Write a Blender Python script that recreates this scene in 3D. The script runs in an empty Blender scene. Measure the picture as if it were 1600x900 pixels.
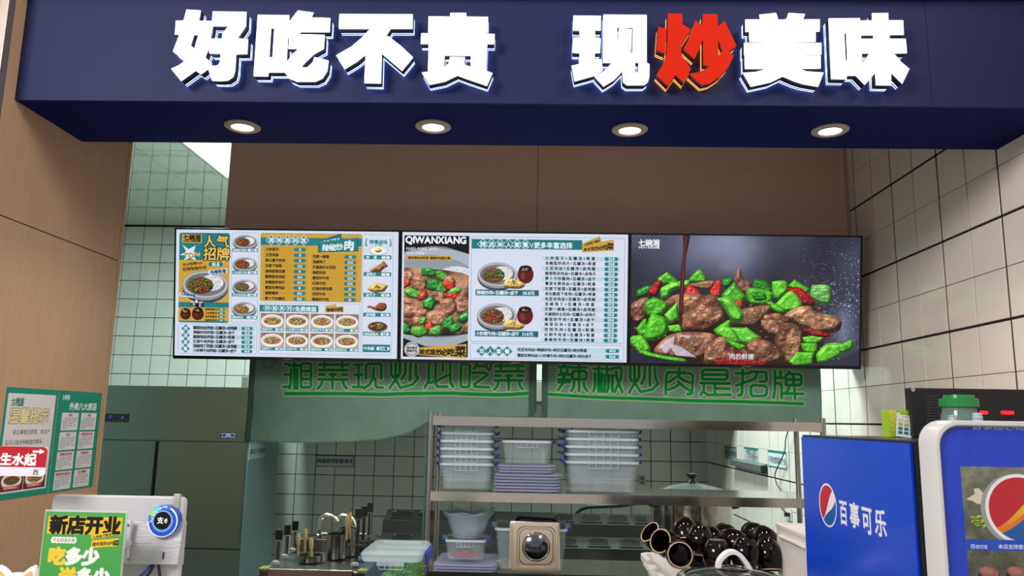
import bpy, bmesh, math, random
import numpy as np
from mathutils import Vector, Matrix

S = bpy.context.scene
COL = S.collection

# ------------------------------------------------------------------ camera
F_PX, PITCH, YAW, ROLL = 1219.802, 0.16746, -0.02575, 0.01772
EYE = np.array([0.0, 0.0, 1.6])
def _rot():
    cy, sy = math.cos(YAW), math.sin(YAW); Ry = np.array([[cy,0,-sy],[0,1,0],[sy,0,cy]])
    cp, sp = math.cos(PITCH), math.sin(PITCH); Rx = np.array([[1,0,0],[0,cp,-sp],[0,sp,cp]])
    cr, sr = math.cos(ROLL), math.sin(ROLL); Rz = np.array([[cr,sr,0],[-sr,cr,0],[0,0,1]])
    return Rz @ Rx @ Ry
MV = _rot()
cd = bpy.data.cameras.new('camera'); cam = bpy.data.objects.new('camera', cd); COL.objects.link(cam)
cd.sensor_width = 36; cd.lens = F_PX/1600*36; cd.clip_start = 0.05
rt, up, fw = [np.array([r[0], r[2], r[1]]) for r in MV]
cam.matrix_world = Matrix(((rt[0],up[0],-fw[0],0),(rt[1],up[1],-fw[1],0),(rt[2],up[2],-fw[2],EYE[2]),(0,0,0,1)))
S.camera = cam
S.view_settings.view_transform = 'Standard'; S.view_settings.look = 'None'
S.view_settings.gamma = 1; S.view_settings.exposure = 0.0; S.view_settings.use_curve_mapping = False

# ------------------------------------------------------------------ world and large lights
W = bpy.data.worlds.new('world'); S.world = W; W.use_nodes = True
W.node_tree.nodes['Background'].inputs[0].default_value = (0.98, 0.99, 1.0, 1)
W.node_tree.nodes['Background'].inputs[1].default_value = 0.47
def area(name, loc, rot, sx, sy, power, col):
    l = bpy.data.lights.new(name, 'AREA'); l.shape = 'RECTANGLE'; l.size = sx; l.size_y = sy
    l.energy = power; l.color = col
    o = bpy.data.objects.new(name, l); COL.objects.link(o); o.location = loc; o.rotation_euler = rot
    return o
# unseen lamps added on the mall side, aimed to brighten the side walls
def aim(loc, to): return (Vector(to)-Vector(loc)).to_track_quat('-Z', 'Y').to_euler()
area('mall_side_fill', (2.2, 0.2, 4.3), aim((2.2, 0.2, 4.3), (-1.8, 2.9, 1.5)), 1.6, 1.0, 85, (1.0, 0.94, 0.87))
area('mall_side_fill', (-2.6, -0.8, 3.7), aim((-2.6, -0.8, 3.7), (1.8, 3.5, 1.8)), 1.6, 1.0, 175, (1.0, 0.94, 0.92))
# ceiling panels of the kitchen
area('kitchen_ceiling_light', (-2.33, 5.76, 3.585), (0, 0, 0), 0.56, 1.16, 145, (0.82, 1.0, 0.96))
area('kitchen_ceiling_light', (0.9, 5.76, 3.585), (0, 0, 0), 0.56, 1.16, 145, (0.82, 1.0, 0.96))

# ------------------------------------------------------------------ pixel to world
def ray(px, py):
    d = MV.T @ np.array([(px-800)/F_PX, -(py-450)/F_PX, 1.0])
    return np.array([d[0], d[2], d[1]])
def at(px, py, Y): d = ray(px, py); return Vector(EYE + d*(Y/d[1]))
def atX(px, py, X): d = ray(px, py); return Vector(EYE + d*(X/d[0]))
def atZ(px, py, Z): d = ray(px, py); return Vector(EYE + d*((Z-1.6)/d[2]))
def proj(x, y, z):
    c = MV @ np.array([x, z-1.6, y]); return 800+F_PX*c[0]/c[2], 450-F_PX*c[1]/c[2]

# ------------------------------------------------------------------ materials
def lin(v): v /= 255.0; return v/12.92 if v <= 0.04045 else ((v+0.055)/1.055)**2.4
def rgb(r, g, b): return (lin(r), lin(g), lin(b), 1)
MATS = {}
def mat(name, col, rough=0.5, metal=0.0, alpha=1.0, emit=0.0, spec=0.5, noise=None, bump=None, ecol=None, coat=0.0):
    """col sRGB 0-255; noise=(scale, amount, (sx,sy,sz)); bump=(scale, strength, (sx,sy,sz))"""
    if name in MATS: return MATS[name]
    m = bpy.data.materials.new(name); m.use_nodes = True; nt = m.node_tree; n = nt.nodes; L = nt.links
    p = n['Principled BSDF']; c = rgb(*col)
    p.inputs['Base Color'].default_value = c; p.inputs['Roughness'].default_value = rough
    p.inputs['Metallic'].default_value = metal; p.inputs['Alpha'].default_value = alpha
    p.inputs['Specular IOR Level'].default_value = spec; p.inputs['Coat Weight'].default_value = coat
    if emit:
        p.inputs['Emission Color'].default_value = rgb(*ecol) if ecol else c; p.inputs['Emission Strength'].default_value = emit
    def tex(scale, sc):
        tc = n.new('ShaderNodeTexCoord'); mp = n.new('ShaderNodeMapping'); mp.inputs['Scale'].default_value = sc
        t = n.new('ShaderNodeTexNoise'); t.inputs['Scale'].default_value = scale; t.inputs['Detail'].default_value = 4
        L.new(tc.outputs['Object'], mp.inputs[0]); L.new(mp.outputs[0], t.inputs['Vector']); return t
    if noise:
        t = tex(noise[0], noise[2]); mx = n.new('ShaderNodeMix'); mx.data_type = 'RGBA'
        a = noise[1]; mx.inputs[6].default_value = (c[0]*(1-a), c[1]*(1-a), c[2]*(1-a), 1)
        mx.inputs[7].default_value = (min(1,c[0]*(1+a)), min(1,c[1]*(1+a)), min(1,c[2]*(1+a)), 1)
        L.new(t.outputs[0], mx.inputs[0]); L.new(mx.outputs[2], p.inputs['Base Color'])
    if bump:
        t = tex(bump[0], bump[2]); b = n.new('ShaderNodeBump'); b.inputs['Strength'].default_value = bump[1]
        b.inputs['Distance'].default_value = 0.01
        L.new(t.outputs[0], b.inputs['Height']); L.new(b.outputs[0], p.inputs['Normal'])
    MATS[name] = m; return m
def img_mat(name, arr, emit=0.0, rough=0.4, spec=0.4, bump=None):
    """arr: painted canvas (h, w, 3), sRGB, row 0 on top"""
    h, w = arr.shape[:2]
    im = bpy.data.images.new(name, w, h); buf = np.ones((h, w, 4), np.float32); buf[..., :3] = np.clip(arr[::-1], 0, 1)
    im.pixels.foreach_set(buf.ravel()); im.update(); im.pack()
    m = bpy.data.materials.new(name); m.use_nodes = True; nt = m.node_tree; p = nt.nodes['Principled BSDF']
    t = nt.nodes.new('ShaderNodeTexImage'); t.image = im
    p.inputs['Roughness'].default_value = rough; p.inputs['Specular IOR Level'].default_value = spec
    if emit:
        p.inputs['Base Color'].default_value = (0.01,0.01,0.01,1); nt.links.new(t.outputs[0], p.inputs['Emission Color']); p.inputs['Emission Strength'].default_value = emit
    else: nt.links.new(t.outputs[0], p.inputs['Base Color'])
    return m

# ------------------------------------------------------------------ mesh building
def link(name, me, m=None, parent=None, smooth=False):
    o = bpy.data.objects.new(name, me); COL.objects.link(o)
    if m: me.materials.append(m)
    if parent: o.parent = parent
    if smooth:
        me.shade_smooth()
        if hasattr(me, 'set_sharp_from_angle'): me.set_sharp_from_angle(angle=math.radians(35))
    return o
class MB:
    def __init__(s): s.v = []; s.f = []
    def add(s, v, f):
        k = len(s.v); s.v += [tuple(p) for p in v]; s.f += [tuple(i+k for i in q) for q in f]; return s
    def box(s, x0, x1, y0, y1, z0, z1, T=None):
        v = [Vector((x, y, z)) for x in (x0, x1) for y in (y0, y1) for z in (z0, z1)]
        if T: v = [T @ p for p in v]
        return s.add(v, [(0,1,3,2),(4,6,7,5),(0,4,5,1),(2,3,7,6),(0,2,6,4),(1,5,7,3)])
    def rings(s, R, cap0=True, cap1=True, T=None, close=True):
        n = len(R[0]); v = [T @ Vector(p) if T else p for r in R for p in r]; f = []
        for i in range(len(R)-1):
            for j in range(n if close else n-1):
                a, b = i*n+j, i*n+(j+1) % n; f.append((a, b, b+n, a+n))
        if cap0: f.append(tuple(range(n-1, -1, -1)))
        if cap1: f.append(tuple(range((len(R)-1)*n, len(R)*n)))
        return s.add(v, f)
    def lathe(s, prof, loc=(0,0,0), n=24, T=None, cap0=True, cap1=True):
        R = [[(loc[0]+r*math.cos(2*math.pi*j/n), loc[1]+r*math.sin(2*math.pi*j/n), loc[2]+z) for j in range(n)] for r, z in prof]
        return s.rings(R, cap0, cap1, T)
    def tube(s, pts, r, n=8, T=None):
        P = [Vector(p) for p in pts]; R = []
        for i, p in enumerate(P):
            d = (P[min(i+1, len(P)-1)]-P[max(i-1, 0)]).normalized()
            a = d.cross(Vector((0,0,1))); a = a.normalized() if a.length > 0.05 else d.cross(Vector((1,0,0))).normalized()
            if R and a.dot(pa) < 0: a = -a
            pa = a; b = d.cross(a); rr = r[i] if isinstance(r, (list, tuple)) else r
            R.append([p+a*math.cos(2*math.pi*j/n)*rr+b*math.sin(2*math.pi*j/n)*rr for j in range(n)])
        return s.rings(R, T=T)
    def build(s, name, m=None, parent=None, smooth=False, bevel=0):
        me = bpy.data.meshes.new(name); me.from_pydata([tuple(v) for v in s.v], [], s.f); me.update()
        bm = bmesh.new(); bm.from_mesh(me); bmesh.ops.recalc_face_normals(bm, faces=bm.faces)
        if bevel: bmesh.ops.bevel(bm, geom=list(bm.edges), offset=bevel, segments=2, affect='EDGES', profile=0.6)
        bm.to_mesh(me); bm.free()
        return link(name, me, m, parent, smooth)
def rrect(w, d, r, z, n=4, cx=0, cy=0):
    out = []
    for qx, qy, a0 in ((1,1,0),(-1,1,90),(-1,-1,180),(1,-1,270)):
        for k in range(n+1):
            a = math.radians(a0+90*k/n); out.append((cx+qx*(w/2-r)+r*math.cos(a), cy+qy*(d/2-r)+r*math.sin(a), z))
    return out
def smooth_path(pts, k=6):
    P = [Vector(p) for p in pts]; P = [P[0]]+P+[P[-1]]; out = []
    for i in range(1, len(P)-2):
        for j in range(k):
            t = j/k; out.append(0.5*((2*P[i])+(-P[i-1]+P[i+1])*t+(2*P[i-1]-5*P[i]+4*P[i+1]-P[i+2])*t*t+(-P[i-1]+3*P[i]-3*P[i+1]+P[i+2])*t**3))
    return out+[P[-2]]
def quad(name, c, m, parent=None):
    """c: TL, TR, BR, BL in the parent's space"""
    me = bpy.data.meshes.new(name); me.from_pydata([tuple(p) for p in (c[3], c[2], c[1], c[0])], [], [(0,1,2,3)])
    uv = me.uv_layers.new(name='uv'); 
    for i, t in enumerate(((0,0),(1,0),(1,1),(0,1))): uv.data[i].uv = t
    return link(name, me, m, parent)
def sheet(name, c, th, nrm, m, medge, parent=None):
    """printed sheet: a thin slab in medge with the printed face"""
    n = Vector(nrm)*th; q = [Vector(p) for p in c]
    slab = MB().add(q+[p-n for p in q], [(0,1,2,3),(7,6,5,4),(0,4,5,1),(1,5,6,2),(2,6,7,3),(3,7,4,0)]).build(name, medge, parent)
    e = Vector(nrm)*0.0006
    quad('print', [p+e for p in q], m, slab); return slab
def tag(o, label=None, cat=None, group=None, kind=None):
    if label: o['label'] = label
    if cat: o['category'] = cat
    if group: o['group'] = group
    if kind: o['kind'] = kind
    return o
def thing(name, loc, label, cat, group=None, rot=(0,0,0)):
    o = bpy.data.objects.new(name, None); COL.objects.link(o); o.location = loc; o.rotation_euler = rot; o.empty_display_size = 0.05
    return tag(o, label, cat, group)
def copy_tree(o, loc=None, label=None, rot=None):
    c = o.copy(); COL.objects.link(c)
    if loc is not None: c.location = loc
    if rot is not None: c.rotation_euler = rot
    if label: c['label'] = label
    def rec(a, b):
        for ch in list(a.children):
            d = ch.copy(); COL.objects.link(d); d.parent = b; rec(ch, d)
    rec(o, c); return c

# ------------------------------------------------------------------ painted canvases (screens, posters, printed cloth)
GRES = 72
GLY = {}; GMASK = {}
def load_glyphs(text):
    cs = [c for c in sorted(set(text)) if c not in GLY and c != ' ']; obs = []
    for c in cs:
        cu = bpy.data.curves.new('glyph', 'FONT'); cu.body = c; cu.size = 1; cu.resolution_u = 3
        o = bpy.data.objects.new('glyph', cu); COL.objects.link(o); obs.append(o)
    bpy.context.view_layer.update(); dg = bpy.context.evaluated_depsgraph_get()
    g = GRES+24; X, Y = np.meshgrid((np.arange(g)-11.5)/GRES, (GRES*0.88+12-np.arange(g)-0.5)/GRES)
    P = np.stack([X.ravel(), Y.ravel()], 1)
    for c, o in zip(cs, obs):
        me = bpy.data.meshes.new_from_object(o.evaluated_get(dg)); me.calc_loop_triangles()
        v = np.array([p.co[:2] for p in me.vertices]); t = np.array([t.vertices[:] for t in me.loop_triangles])
        m = np.zeros(len(P), bool)
        if len(t):
            for a, b, cc in v[t]:
                x0, y0 = np.minimum(np.minimum(a, b), cc)-0.01; x1, y1 = np.maximum(np.maximum(a, b), cc)+0.01
                i0 = max(0, int(x0*GRES+11)); i1 = min(g, int(x1*GRES+13)+1)
                j0 = max(0, int(GRES*0.88+11-y1*GRES)); j1 = min(g, int(GRES*0.88+13-y0*GRES)+1)
                if i1 <= i0 or j1 <= j0: continue
                sub = (slice(j0, j1), slice(i0, i1)); px = X[sub]; py = Y[sub]
                e0 = (b[0]-a[0])*(py-a[1])-(b[1]-a[1])*(px-a[0]); e1 = (cc[0]-b[0])*(py-b[1])-(cc[1]-b[1])*(px-b[0]); e2 = (a[0]-cc[0])*(py-cc[1])-(a[1]-cc[1])*(px-cc[0])
                mm = ((e0 >= 0)&(e1 >= 0)&(e2 >= 0))|((e0 <= 0)&(e1 <= 0)&(e2 <= 0))
                M2 = m.reshape(g, g); M2[sub] |= mm
            adv = v[:,0].max()+0.07
        else: adv = 0.4
        GLY[c] = (m.reshape(g, g).astype(np.float32), 1.0 if ord(c) > 0x2000 else adv)
        bpy.data.meshes.remove(me)
    for o in obs:
        cu = o.data; bpy.data.objects.remove(o); bpy.data.curves.remove(cu)
def gmask(c, r):
    r = r*0.5
    k = (c, r)
    if k not in GMASK:
        m = GLY[c][0]; out = m
        if r > 0:
            q = int(math.ceil(r)); out = m.copy()
            for dy in range(-q, q+1):
                for dx in range(-q, q+1):
                    if (dx or dy) and dx*dx+dy*dy <= r*r+0.3: out = np.maximum(out, np.roll(np.roll(m, dy, 0), dx, 1))
        pyr = [out]; a = out
        for _ in range(2):
            h, w = a.shape; a = a[:h//2*2, :w//2*2].reshape(h//2, 2, w//2, 2).mean((1, 3)); pyr.append(a)
        GMASK[k] = pyr
    return GMASK[k]
def boxblur(a, r):
    r = max(1, int(r))
    for ax in (0, 1):
        p = np.pad(a, [(r+1, r) if i == ax else (0, 0) for i in (0, 1)], mode='edge'); cs = np.cumsum(p, ax)
        a = (np.take(cs, range(2*r+1, cs.shape[ax]), ax)-np.take(cs, range(0, cs.shape[ax]-2*r-1), ax))/(2*r+1)
    return a
def fnoise(h, w, cell, rs):
    gh, gw = int(h/cell)+3, int(w/cell)+3; g = rs.rand(gh, gw)
    y = np.arange(h)/cell; x = np.arange(w)/cell; yi = y.astype(int); xi = x.astype(int); fy = (y-yi)[:, None]; fx = (x-xi)[None]
    fy = fy*fy*(3-2*fy); fx = fx*fx*(3-2*fx)
    return (g[yi][:, xi]*(1-fy)*(1-fx)+g[yi+1][:, xi]*fy*(1-fx)+g[yi][:, xi+1]*(1-fy)*fx+g[yi+1][:, xi+1]*fy*fx)-0.5
def c3(c): return np.array(c, np.float32)/255
class Canvas:
    def __init__(s, w, h, col): s.w, s.h = w, h; s.a = np.zeros((h, w, 3), np.float32)+c3(col)
    def region(s, x0, y0, x1, y1):
        x0 = max(0, int(math.floor(x0))); y0 = max(0, int(math.floor(y0))); x1 = min(s.w, int(math.ceil(x1))+1); y1 = min(s.h, int(math.ceil(y1))+1)
        if x1 <= x0 or y1 <= y0: return None
        return x0, y0, x1, y1
    def put(s, r, m, col, op=1.0):
        x0, y0, x1, y1 = r; m = (m*op)[..., None]; s.a[y0:y1, x0:x1] = s.a[y0:y1, x0:x1]*(1-m)+(col if isinstance(col, np.ndarray) and col.ndim == 3 else c3(col))*m
    def grid(s, r): return np.meshgrid(np.arange(r[0], r[2])+0.5, np.arange(r[1], r[3])+0.5)
    def rect(s, x0, y0, x1, y1, col, r=0, line=0, op=1.0):
        g = s.region(x0-2, y0-2, x1+2, y1+2)
        if not g: return
        X, Y = s.grid(g); qx = np.abs(X-(x0+x1)/2)-(x1-x0)/2+r; qy = np.abs(Y-(y0+y1)/2)-(y1-y0)/2+r
        d = np.hypot(np.maximum(qx, 0), np.maximum(qy, 0))+np.minimum(np.maximum(qx, qy), 0)-r
        if line: d = np.abs(d+line/2)-line/2
        s.put(g, np.clip(0.5-d, 0, 1), col, op)
    def ell(s, cx, cy, rx, ry, col, line=0, op=1.0, ang=0):
        m = max(rx, ry); g = s.region(cx-m-2, cy-m-2, cx+m+2, cy+m+2)
        if not g: return
        X, Y = s.grid(g); X = X-cx; Y = Y-cy; c, sn = math.cos(ang), math.sin(ang); X, Y = X*c+Y*sn, -X*sn+Y*c
        k = np.hypot(X/rx, Y/ry); d = (k-1)*min(rx, ry)
        if line: d = np.abs(d+line/2)-line/2
        s.put(g, np.clip(0.5-d, 0, 1), col, op)
    def pmask(s, pts, pad=2):
        P = np.array(pts, float); g = s.region(P[:,0].min()-pad, P[:,1].min()-pad, P[:,0].max()+pad, P[:,1].max()+pad)
        if not g: return None, None
        acc = 0
        for ox, oy in ((0.25, 0.25), (0.75, 0.25), (0.25, 0.75), (0.75, 0.75)):
            X, Y = np.meshgrid(np.arange(g[0], g[2])+ox, np.arange(g[1], g[3])+oy); ins = np.zeros(X.shape, bool)
            for (xa, ya), (xb, yb) in zip(P, np.roll(P, -1, 0)):
                if ya == yb: continue
                ins ^= ((ya > Y) != (yb > Y)) & (X < (xb-xa)*(Y-ya)/(yb-ya)+xa)
            acc = acc+ins
        return g, acc/4.0
    def poly(s, pts, col, op=1.0):
        g, m = s.pmask(pts)
        if g: s.put(g, m, col, op)
    def line(s, pts, w, col, op=1.0):
        for (xa, ya), (xb, yb) in zip(pts[:-1], pts[1:]):
            g = s.region(min(xa, xb)-w, min(ya, yb)-w, max(xa, xb)+w, max(ya, yb)+w)
            if not g: continue
            X, Y = s.grid(g); dx, dy = xb-xa, yb-ya; L = dx*dx+dy*dy+1e-9
            t = np.clip(((X-xa)*dx+(Y-ya)*dy)/L, 0, 1); d = np.hypot(X-xa-t*dx, Y-ya-t*dy)-w/2
            s.put(g, np.clip(0.5-d, 0, 1), col, op)
    def grad(s, x0, y0, x1, y1, ca, cb, vert=True):
        g = s.region(x0, y0, x1-1, y1-1); t = np.linspace(0, 1, (g[3]-g[1]) if vert else (g[2]-g[0]))
        t = t[:, None, None] if vert else t[None, :, None]; s.a[g[1]:g[3], g[0]:g[2]] = c3(ca)*(1-t)+c3(cb)*t
    def text(s, st, x, y, size, col, bold=2, sp=1.0, ang=0.0, shear=0.0, sx=1.0, out=None, anchor='l', op=1.0):
        """x, y: baseline start; size: em in pixels; out=(colour, extra radius)"""
        load = [c for c in st if c != ' ' and c not in GLY]
        if load: load_glyphs(''.join(load))
        tot = sum((GLY[c][1] if c != ' ' else 0.4)*sp*size*sx for c in st)
        ca, sa = math.cos(ang), math.sin(ang)
        if anchor == 'c': x -= tot/2*ca; y += tot/2*sa
        if anchor == 'r': x -= tot*ca; y += tot*sa
        for layer in ([(out[0], bold+out[1])] if out else [])+[(col, bold)]:
            px, py = x, y
            for c in st:
                if c == ' ': px += 0.4*sp*size*sx*ca; py -= 0.4*sp*size*sx*sa; continue
                pyr = gmask(c, layer[1]); lv = 0 if size > 44 else (1 if size > 22 else 2); G = pyr[lv]; k = 2**lv
                m = size*1.35; g = s.region(px-m*0.35, py-m, px+m*max(1, sx), py+m*0.5)
                if g:
                    X, Y = s.grid(g); X = X-px; Y = -(Y-py); X, Y = X*ca-Y*sa, X*sa+Y*ca
                    X = (X-shear*Y)/sx/size; Y = Y/size
                    u = (X*GRES+12)/k-0.5; v = (GRES*0.88+12-Y*GRES)/k-0.5
                    ok = (u > 0)&(v > 0)&(u < G.shape[1]-1.01)&(v < G.shape[0]-1.01)
                    u = np.where(ok, u, 0); v = np.where(ok, v, 0); ui = u.astype(int); vi = v.astype(int); fu = u-ui; fv = v-vi
                    mk = (G[vi, ui]*(1-fu)*(1-fv)+G[vi, ui+1]*fu*(1-fv)+G[vi+1, ui]*(1-fu)*fv+G[vi+1, ui+1]*fu*fv)*ok
                    s.put(g, mk, layer[0], op)
                ad = GLY[c][1]*sp*size*sx; px += ad*ca; py -= ad*sa
    def chunk(s, pts, col, seed=0, bump=0.3, gloss=0.6, cell=None, soft=0.16, dark=0.45, curve=True, tv=0.22, col2=None):
        """a glossy lump of food with an outline, lit from the upper left"""
        P = [(*p, 0) for p in pts]
        if curve: P = [(q.x, q.y) for q in smooth_path(P+[P[0]], 4)][:-1]
        else: P = [(p[0], p[1]) for p in P]
        g, m = s.pmask(P, 6)
        if g is None: return
        rs = np.random.RandomState(seed); h, w = m.shape; sz = min(h, w)
        H = boxblur(boxblur(m, sz*soft), sz*soft*0.7)*sz*0.5
        cl = cell or max(3, sz*0.16); H = H+(fnoise(h, w, cl, rs)+0.5*fnoise(h, w, max(2, cl/2), rs)+0.25*fnoise(h, w, max(1.5, cl/5), rs))*bump*sz*0.22
        gy, gx = np.gradient(H); nz = 1/np.sqrt(gx*gx+gy*gy+1); nx, ny = -gx*nz, -gy*nz
        li = np.clip((nx*-0.35+ny*-0.62+nz*0.7), 0, 1); sh = dark+(1.25-dark)*li
        sp = np.clip(nx*-0.25+ny*-0.45+nz*0.86, 0, 1)**28*gloss
        tint = 1+tv*(fnoise(h, w, max(3, sz*0.3), rs)+0.6*fnoise(h, w, max(2, sz*0.1), rs))
        sp = sp*np.clip(0.6+1.6*fnoise(h, w, max(2, sz*0.12), rs), 0, 1.3)
        bc = c3(col)[None, None]
        if col2 is not None:
            k = np.clip(0.5+1.5*fnoise(h, w, max(3, sz*0.25), rs)+0.8*np.sin((np.arange(h)[:, None]*0.8+np.arange(w)[None]*0.5)/max(2, sz*0.07)+5*fnoise(h, w, max(3, sz*0.3), rs))*0.35, 0, 1)[..., None]; bc = bc*(1-k)+c3(col2)*k
        c = bc*(sh*tint)[..., None]+sp[..., None]
        s.put(g, m, np.clip(c, 0, 1))
    def scatter(s, cx, cy, rx, ry, n, cols, size, seed, gloss=0.5, aspect=0.6, shade=True):
        rs = np.random.RandomState(seed)
        for i in range(n):
            a = rs.rand()*6.283; r = math.sqrt(rs.rand()); x = cx+rx*r*math.cos(a); y = cy+ry*r*math.sin(a); z = size*(0.6+0.8*rs.rand()); th = rs.rand()*3.14
            c = np.array(cols[rs.randint(len(cols))])*(0.75+0.4*rs.rand())
            if z < 4.5: s.ell(x, y, z, z*aspect, c, ang=th); s.ell(x-z*0.2, y-z*0.25, z*0.35, z*0.22, np.clip(c*1.5+30, 0, 255), op=0.7)
            else:
                k = 6; pts = [(x+z*math.cos(th+j*6.283/k)*(0.7+0.5*rs.rand()), y+z*aspect*math.sin(th+j*6.283/k)*(0.7+0.5*rs.rand())) for j in range(k)]
                s.chunk(pts, np.clip(c, 0, 255), seed*97+i, 0.4, gloss)
    def bowl(s, cx, cy, rx, ry, kind, seed=0, steel=True, rice=0):
        s.ell(cx, cy+ry*0.22, rx, ry, (70, 74, 80) if steel else (205, 200, 196))
        s.ell(cx, cy+ry*0.06, rx, ry*0.98, (150, 152, 158) if steel else (240, 238, 236))
        s.ell(cx, cy, rx*0.96, ry*0.86, (196, 198, 204) if steel else (255, 254, 252))
        s.ell(cx, cy, rx*0.88, ry*0.76, (120, 124, 130) if steel else (225, 215, 205))
        if rice:
            s.ell(cx+rice*rx*0.32, cy-ry*0.12, rx*0.5, ry*0.52, (232, 234, 240))
            s.scatter(cx+rice*rx*0.32, cy-ry*0.15, rx*0.5, ry*0.5, int(rx*1.6), [(250,250,252),(214,218,226)], max(1.3, rx*0.03), seed+5, aspect=0.5)
        pal = {'green': [(70,150,50),(110,70,45),(150,100,70),(60,130,45),(180,50,30),(130,85,60)],
               'red': [(170,45,35),(150,60,45),(190,80,60),(110,50,35),(90,140,60)],
               'mix': [(175,110,70),(80,150,60),(200,60,40),(150,95,60),(215,170,120)],
               'noodle': [(228,190,120),(205,150,80),(120,70,40),(90,140,55),(190,60,40),(240,210,150)]}[kind]
        fx, fr = cx-rice*rx*0.24, rx*(0.58 if rice else 0.78); av = np.mean(np.array(pal), 0)*0.8
        s.ell(fx, cy+ry*0.06, fr*0.98, ry*0.56, av); s.scatter(fx, cy+ry*0.06, fr*0.9, ry*0.48, int(40+rx*2.4), pal, max(1.8, rx*0.062), seed)

# ================================================================== SETTING
XL, XR, YB, ZC = -1.819, 1.812, 8.192, 3.62
M_WOOD = mat('tan_wood_laminate', (190, 154, 122), 0.45, noise=(9, 0.10, (6, 6, 0.35)), bump=(60, 0.08, (4, 4, 0.3)))
M_WOOD_H = mat('tan_wood_laminate_lightened', (242, 204, 187), 0.5, noise=(9, 0.09, (0.35, 4, 7)), bump=(60, 0.06, (0.3, 4, 4)))  # same laminate as the pillar, base lightened to make up for dim light
M_TILE = mat('cream_glazed_tile', (238, 228, 220), 0.09, noise=(1.2, 0.04, (1,1,1)), bump=(2.2, 0.035, (1,1,1)))
M_TILE2 = mat('white_glazed_tile', (214, 218, 210), 0.12, noise=(1.0, 0.04, (1,1,1)), bump=(2.0, 0.03, (1,1,1)))
M_GROUT = mat('black_grout', (18, 18, 18), 0.9)
M_NAVY = mat('navy_painted_metal', (36, 41, 76), 0.55, spec=0.10, noise=(3, 0.06, (1,1,1)))
M_ALU = mat('grey_aluminium_trim', (150, 140, 132), 0.4, 0.6)
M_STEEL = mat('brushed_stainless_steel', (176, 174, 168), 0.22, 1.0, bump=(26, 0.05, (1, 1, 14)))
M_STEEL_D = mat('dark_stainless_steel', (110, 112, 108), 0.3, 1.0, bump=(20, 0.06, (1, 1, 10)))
M_BLACK = mat('black_plastic', (14, 14, 15), 0.35)
M_WHITE = mat('white_plastic', (226, 224, 222), 0.38)
M_CEIL = mat('glossy_ceiling_sheet', (236, 246, 238), 0.04, 0.85, bump=(1.7, 0.30, (1,1,1)))
M_FLOOR = mat('grey_floor', (84, 82, 78), 0.35, noise=(3, 0.08, (1,1,1)))

floor = tag(MB().box(-6, 6, -6, 8.4, -0.1, 0).build('floor', M_FLOOR), 'grey stone floor of the mall and the kitchen', kind='structure')

# kitchen ceiling in glossy strips
ceil = tag(MB().box(-4.9, 1.95, 2.97, 8.35, ZC+0.012, ZC+0.1).build('ceiling', M_GROUT), 'glossy pale green strip ceiling of the kitchen', kind='structure')
xs = [-4.9, -4.675]+[-4.275+0.4013*i for i in range(15)]+[1.812]
for a, b in zip(xs[:-1], xs[1:]):
    for y0, y1 in ((2.97, 5.75), (5.75, 8.19)):
        if b-a > 0.05: MB().box(a+0.002, b-0.002, y0+0.002, y1-0.002, ZC, ZC+0.012).build('ceiling_strip', M_CEIL, ceil, bevel=0.0015)

ZK = lambda k: 3.0108-0.2*k
def in_view(x, y, z, boxes, m=14):
    u, v = proj(x, y, z)
    return any(b[0]-m < u < b[2]+m and b[1]-m < v < b[3]+m for b in boxes)
def tile_mesh(w, h, t, m):
    e = 0.0016
    R = [[(0, -w/2, -h/2), (0, w/2, -h/2), (0, w/2, h/2), (0, -w/2, h/2)],
         [(t-e, -w/2, -h/2), (t-e, w/2, -h/2), (t-e, w/2, h/2), (t-e, -w/2, h/2)],
         [(t, -w/2+e, -h/2+e), (t, w/2-e, -h/2+e), (t, w/2-e, h/2-e), (t, -w/2+e, h/2-e)]]
    o = MB().rings(R).build('tile', m); me = o.data; bpy.data.objects.remove(o); return me
# right wall: tile faces look to -X
wr = tag(MB().box(XR+0.0045, XR+0.12, -1.5, 8.35, 0, ZC+0.1).build('wall_right', M_GROUT), 'right wall of square cream tiles with black joints', kind='structure')
tw, thh = 0.22063-0.0105, 0.2-0.0065
tm = tile_mesh(tw, thh, 0.006, M_TILE); tm.name = 'tile_right'
cand = []; rest = []
for c in range(-17, 28):
    for k in range(-3, 15):
        cy = 4.51886-0.22063*(c+0.5)+(-0.0016 if c % 2 else 0.0016); cz = (ZK(k)+ZK(k+1))/2+(-0.002 if k % 2 else 0.002)
        if cy > 8.2 or cy < -1.4 or cz > ZC: continue
        vis = (cy < 4.4 and cz < 2.72 and in_view(XR, cy, cz, [(1320, 225, 1600, 640)], 40)) or (cy >= 4.3 and in_view(XR, cy, cz, [(1105, 640, 1262, 800), (1280, 565, 1350, 690)], 8))
        (cand if vis else rest).append((cy, cz))
for cy, cz in cand[:300]:
    o = bpy.data.objects.new('tile', tm); COL.objects.link(o); o.parent = wr
    o.matrix_world = Matrix.Translation((XR+0.006, cy, cz)) @ Matrix.Rotation(math.pi, 4, 'Z')
b = MB()
for cy, cz in rest+cand[300:]: b.box(XR, XR+0.006, cy-tw/2, cy+tw/2, cz-thh/2, cz+thh/2)
tag(b.build('tile_field', M_TILE, wr), kind='stuff')
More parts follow.
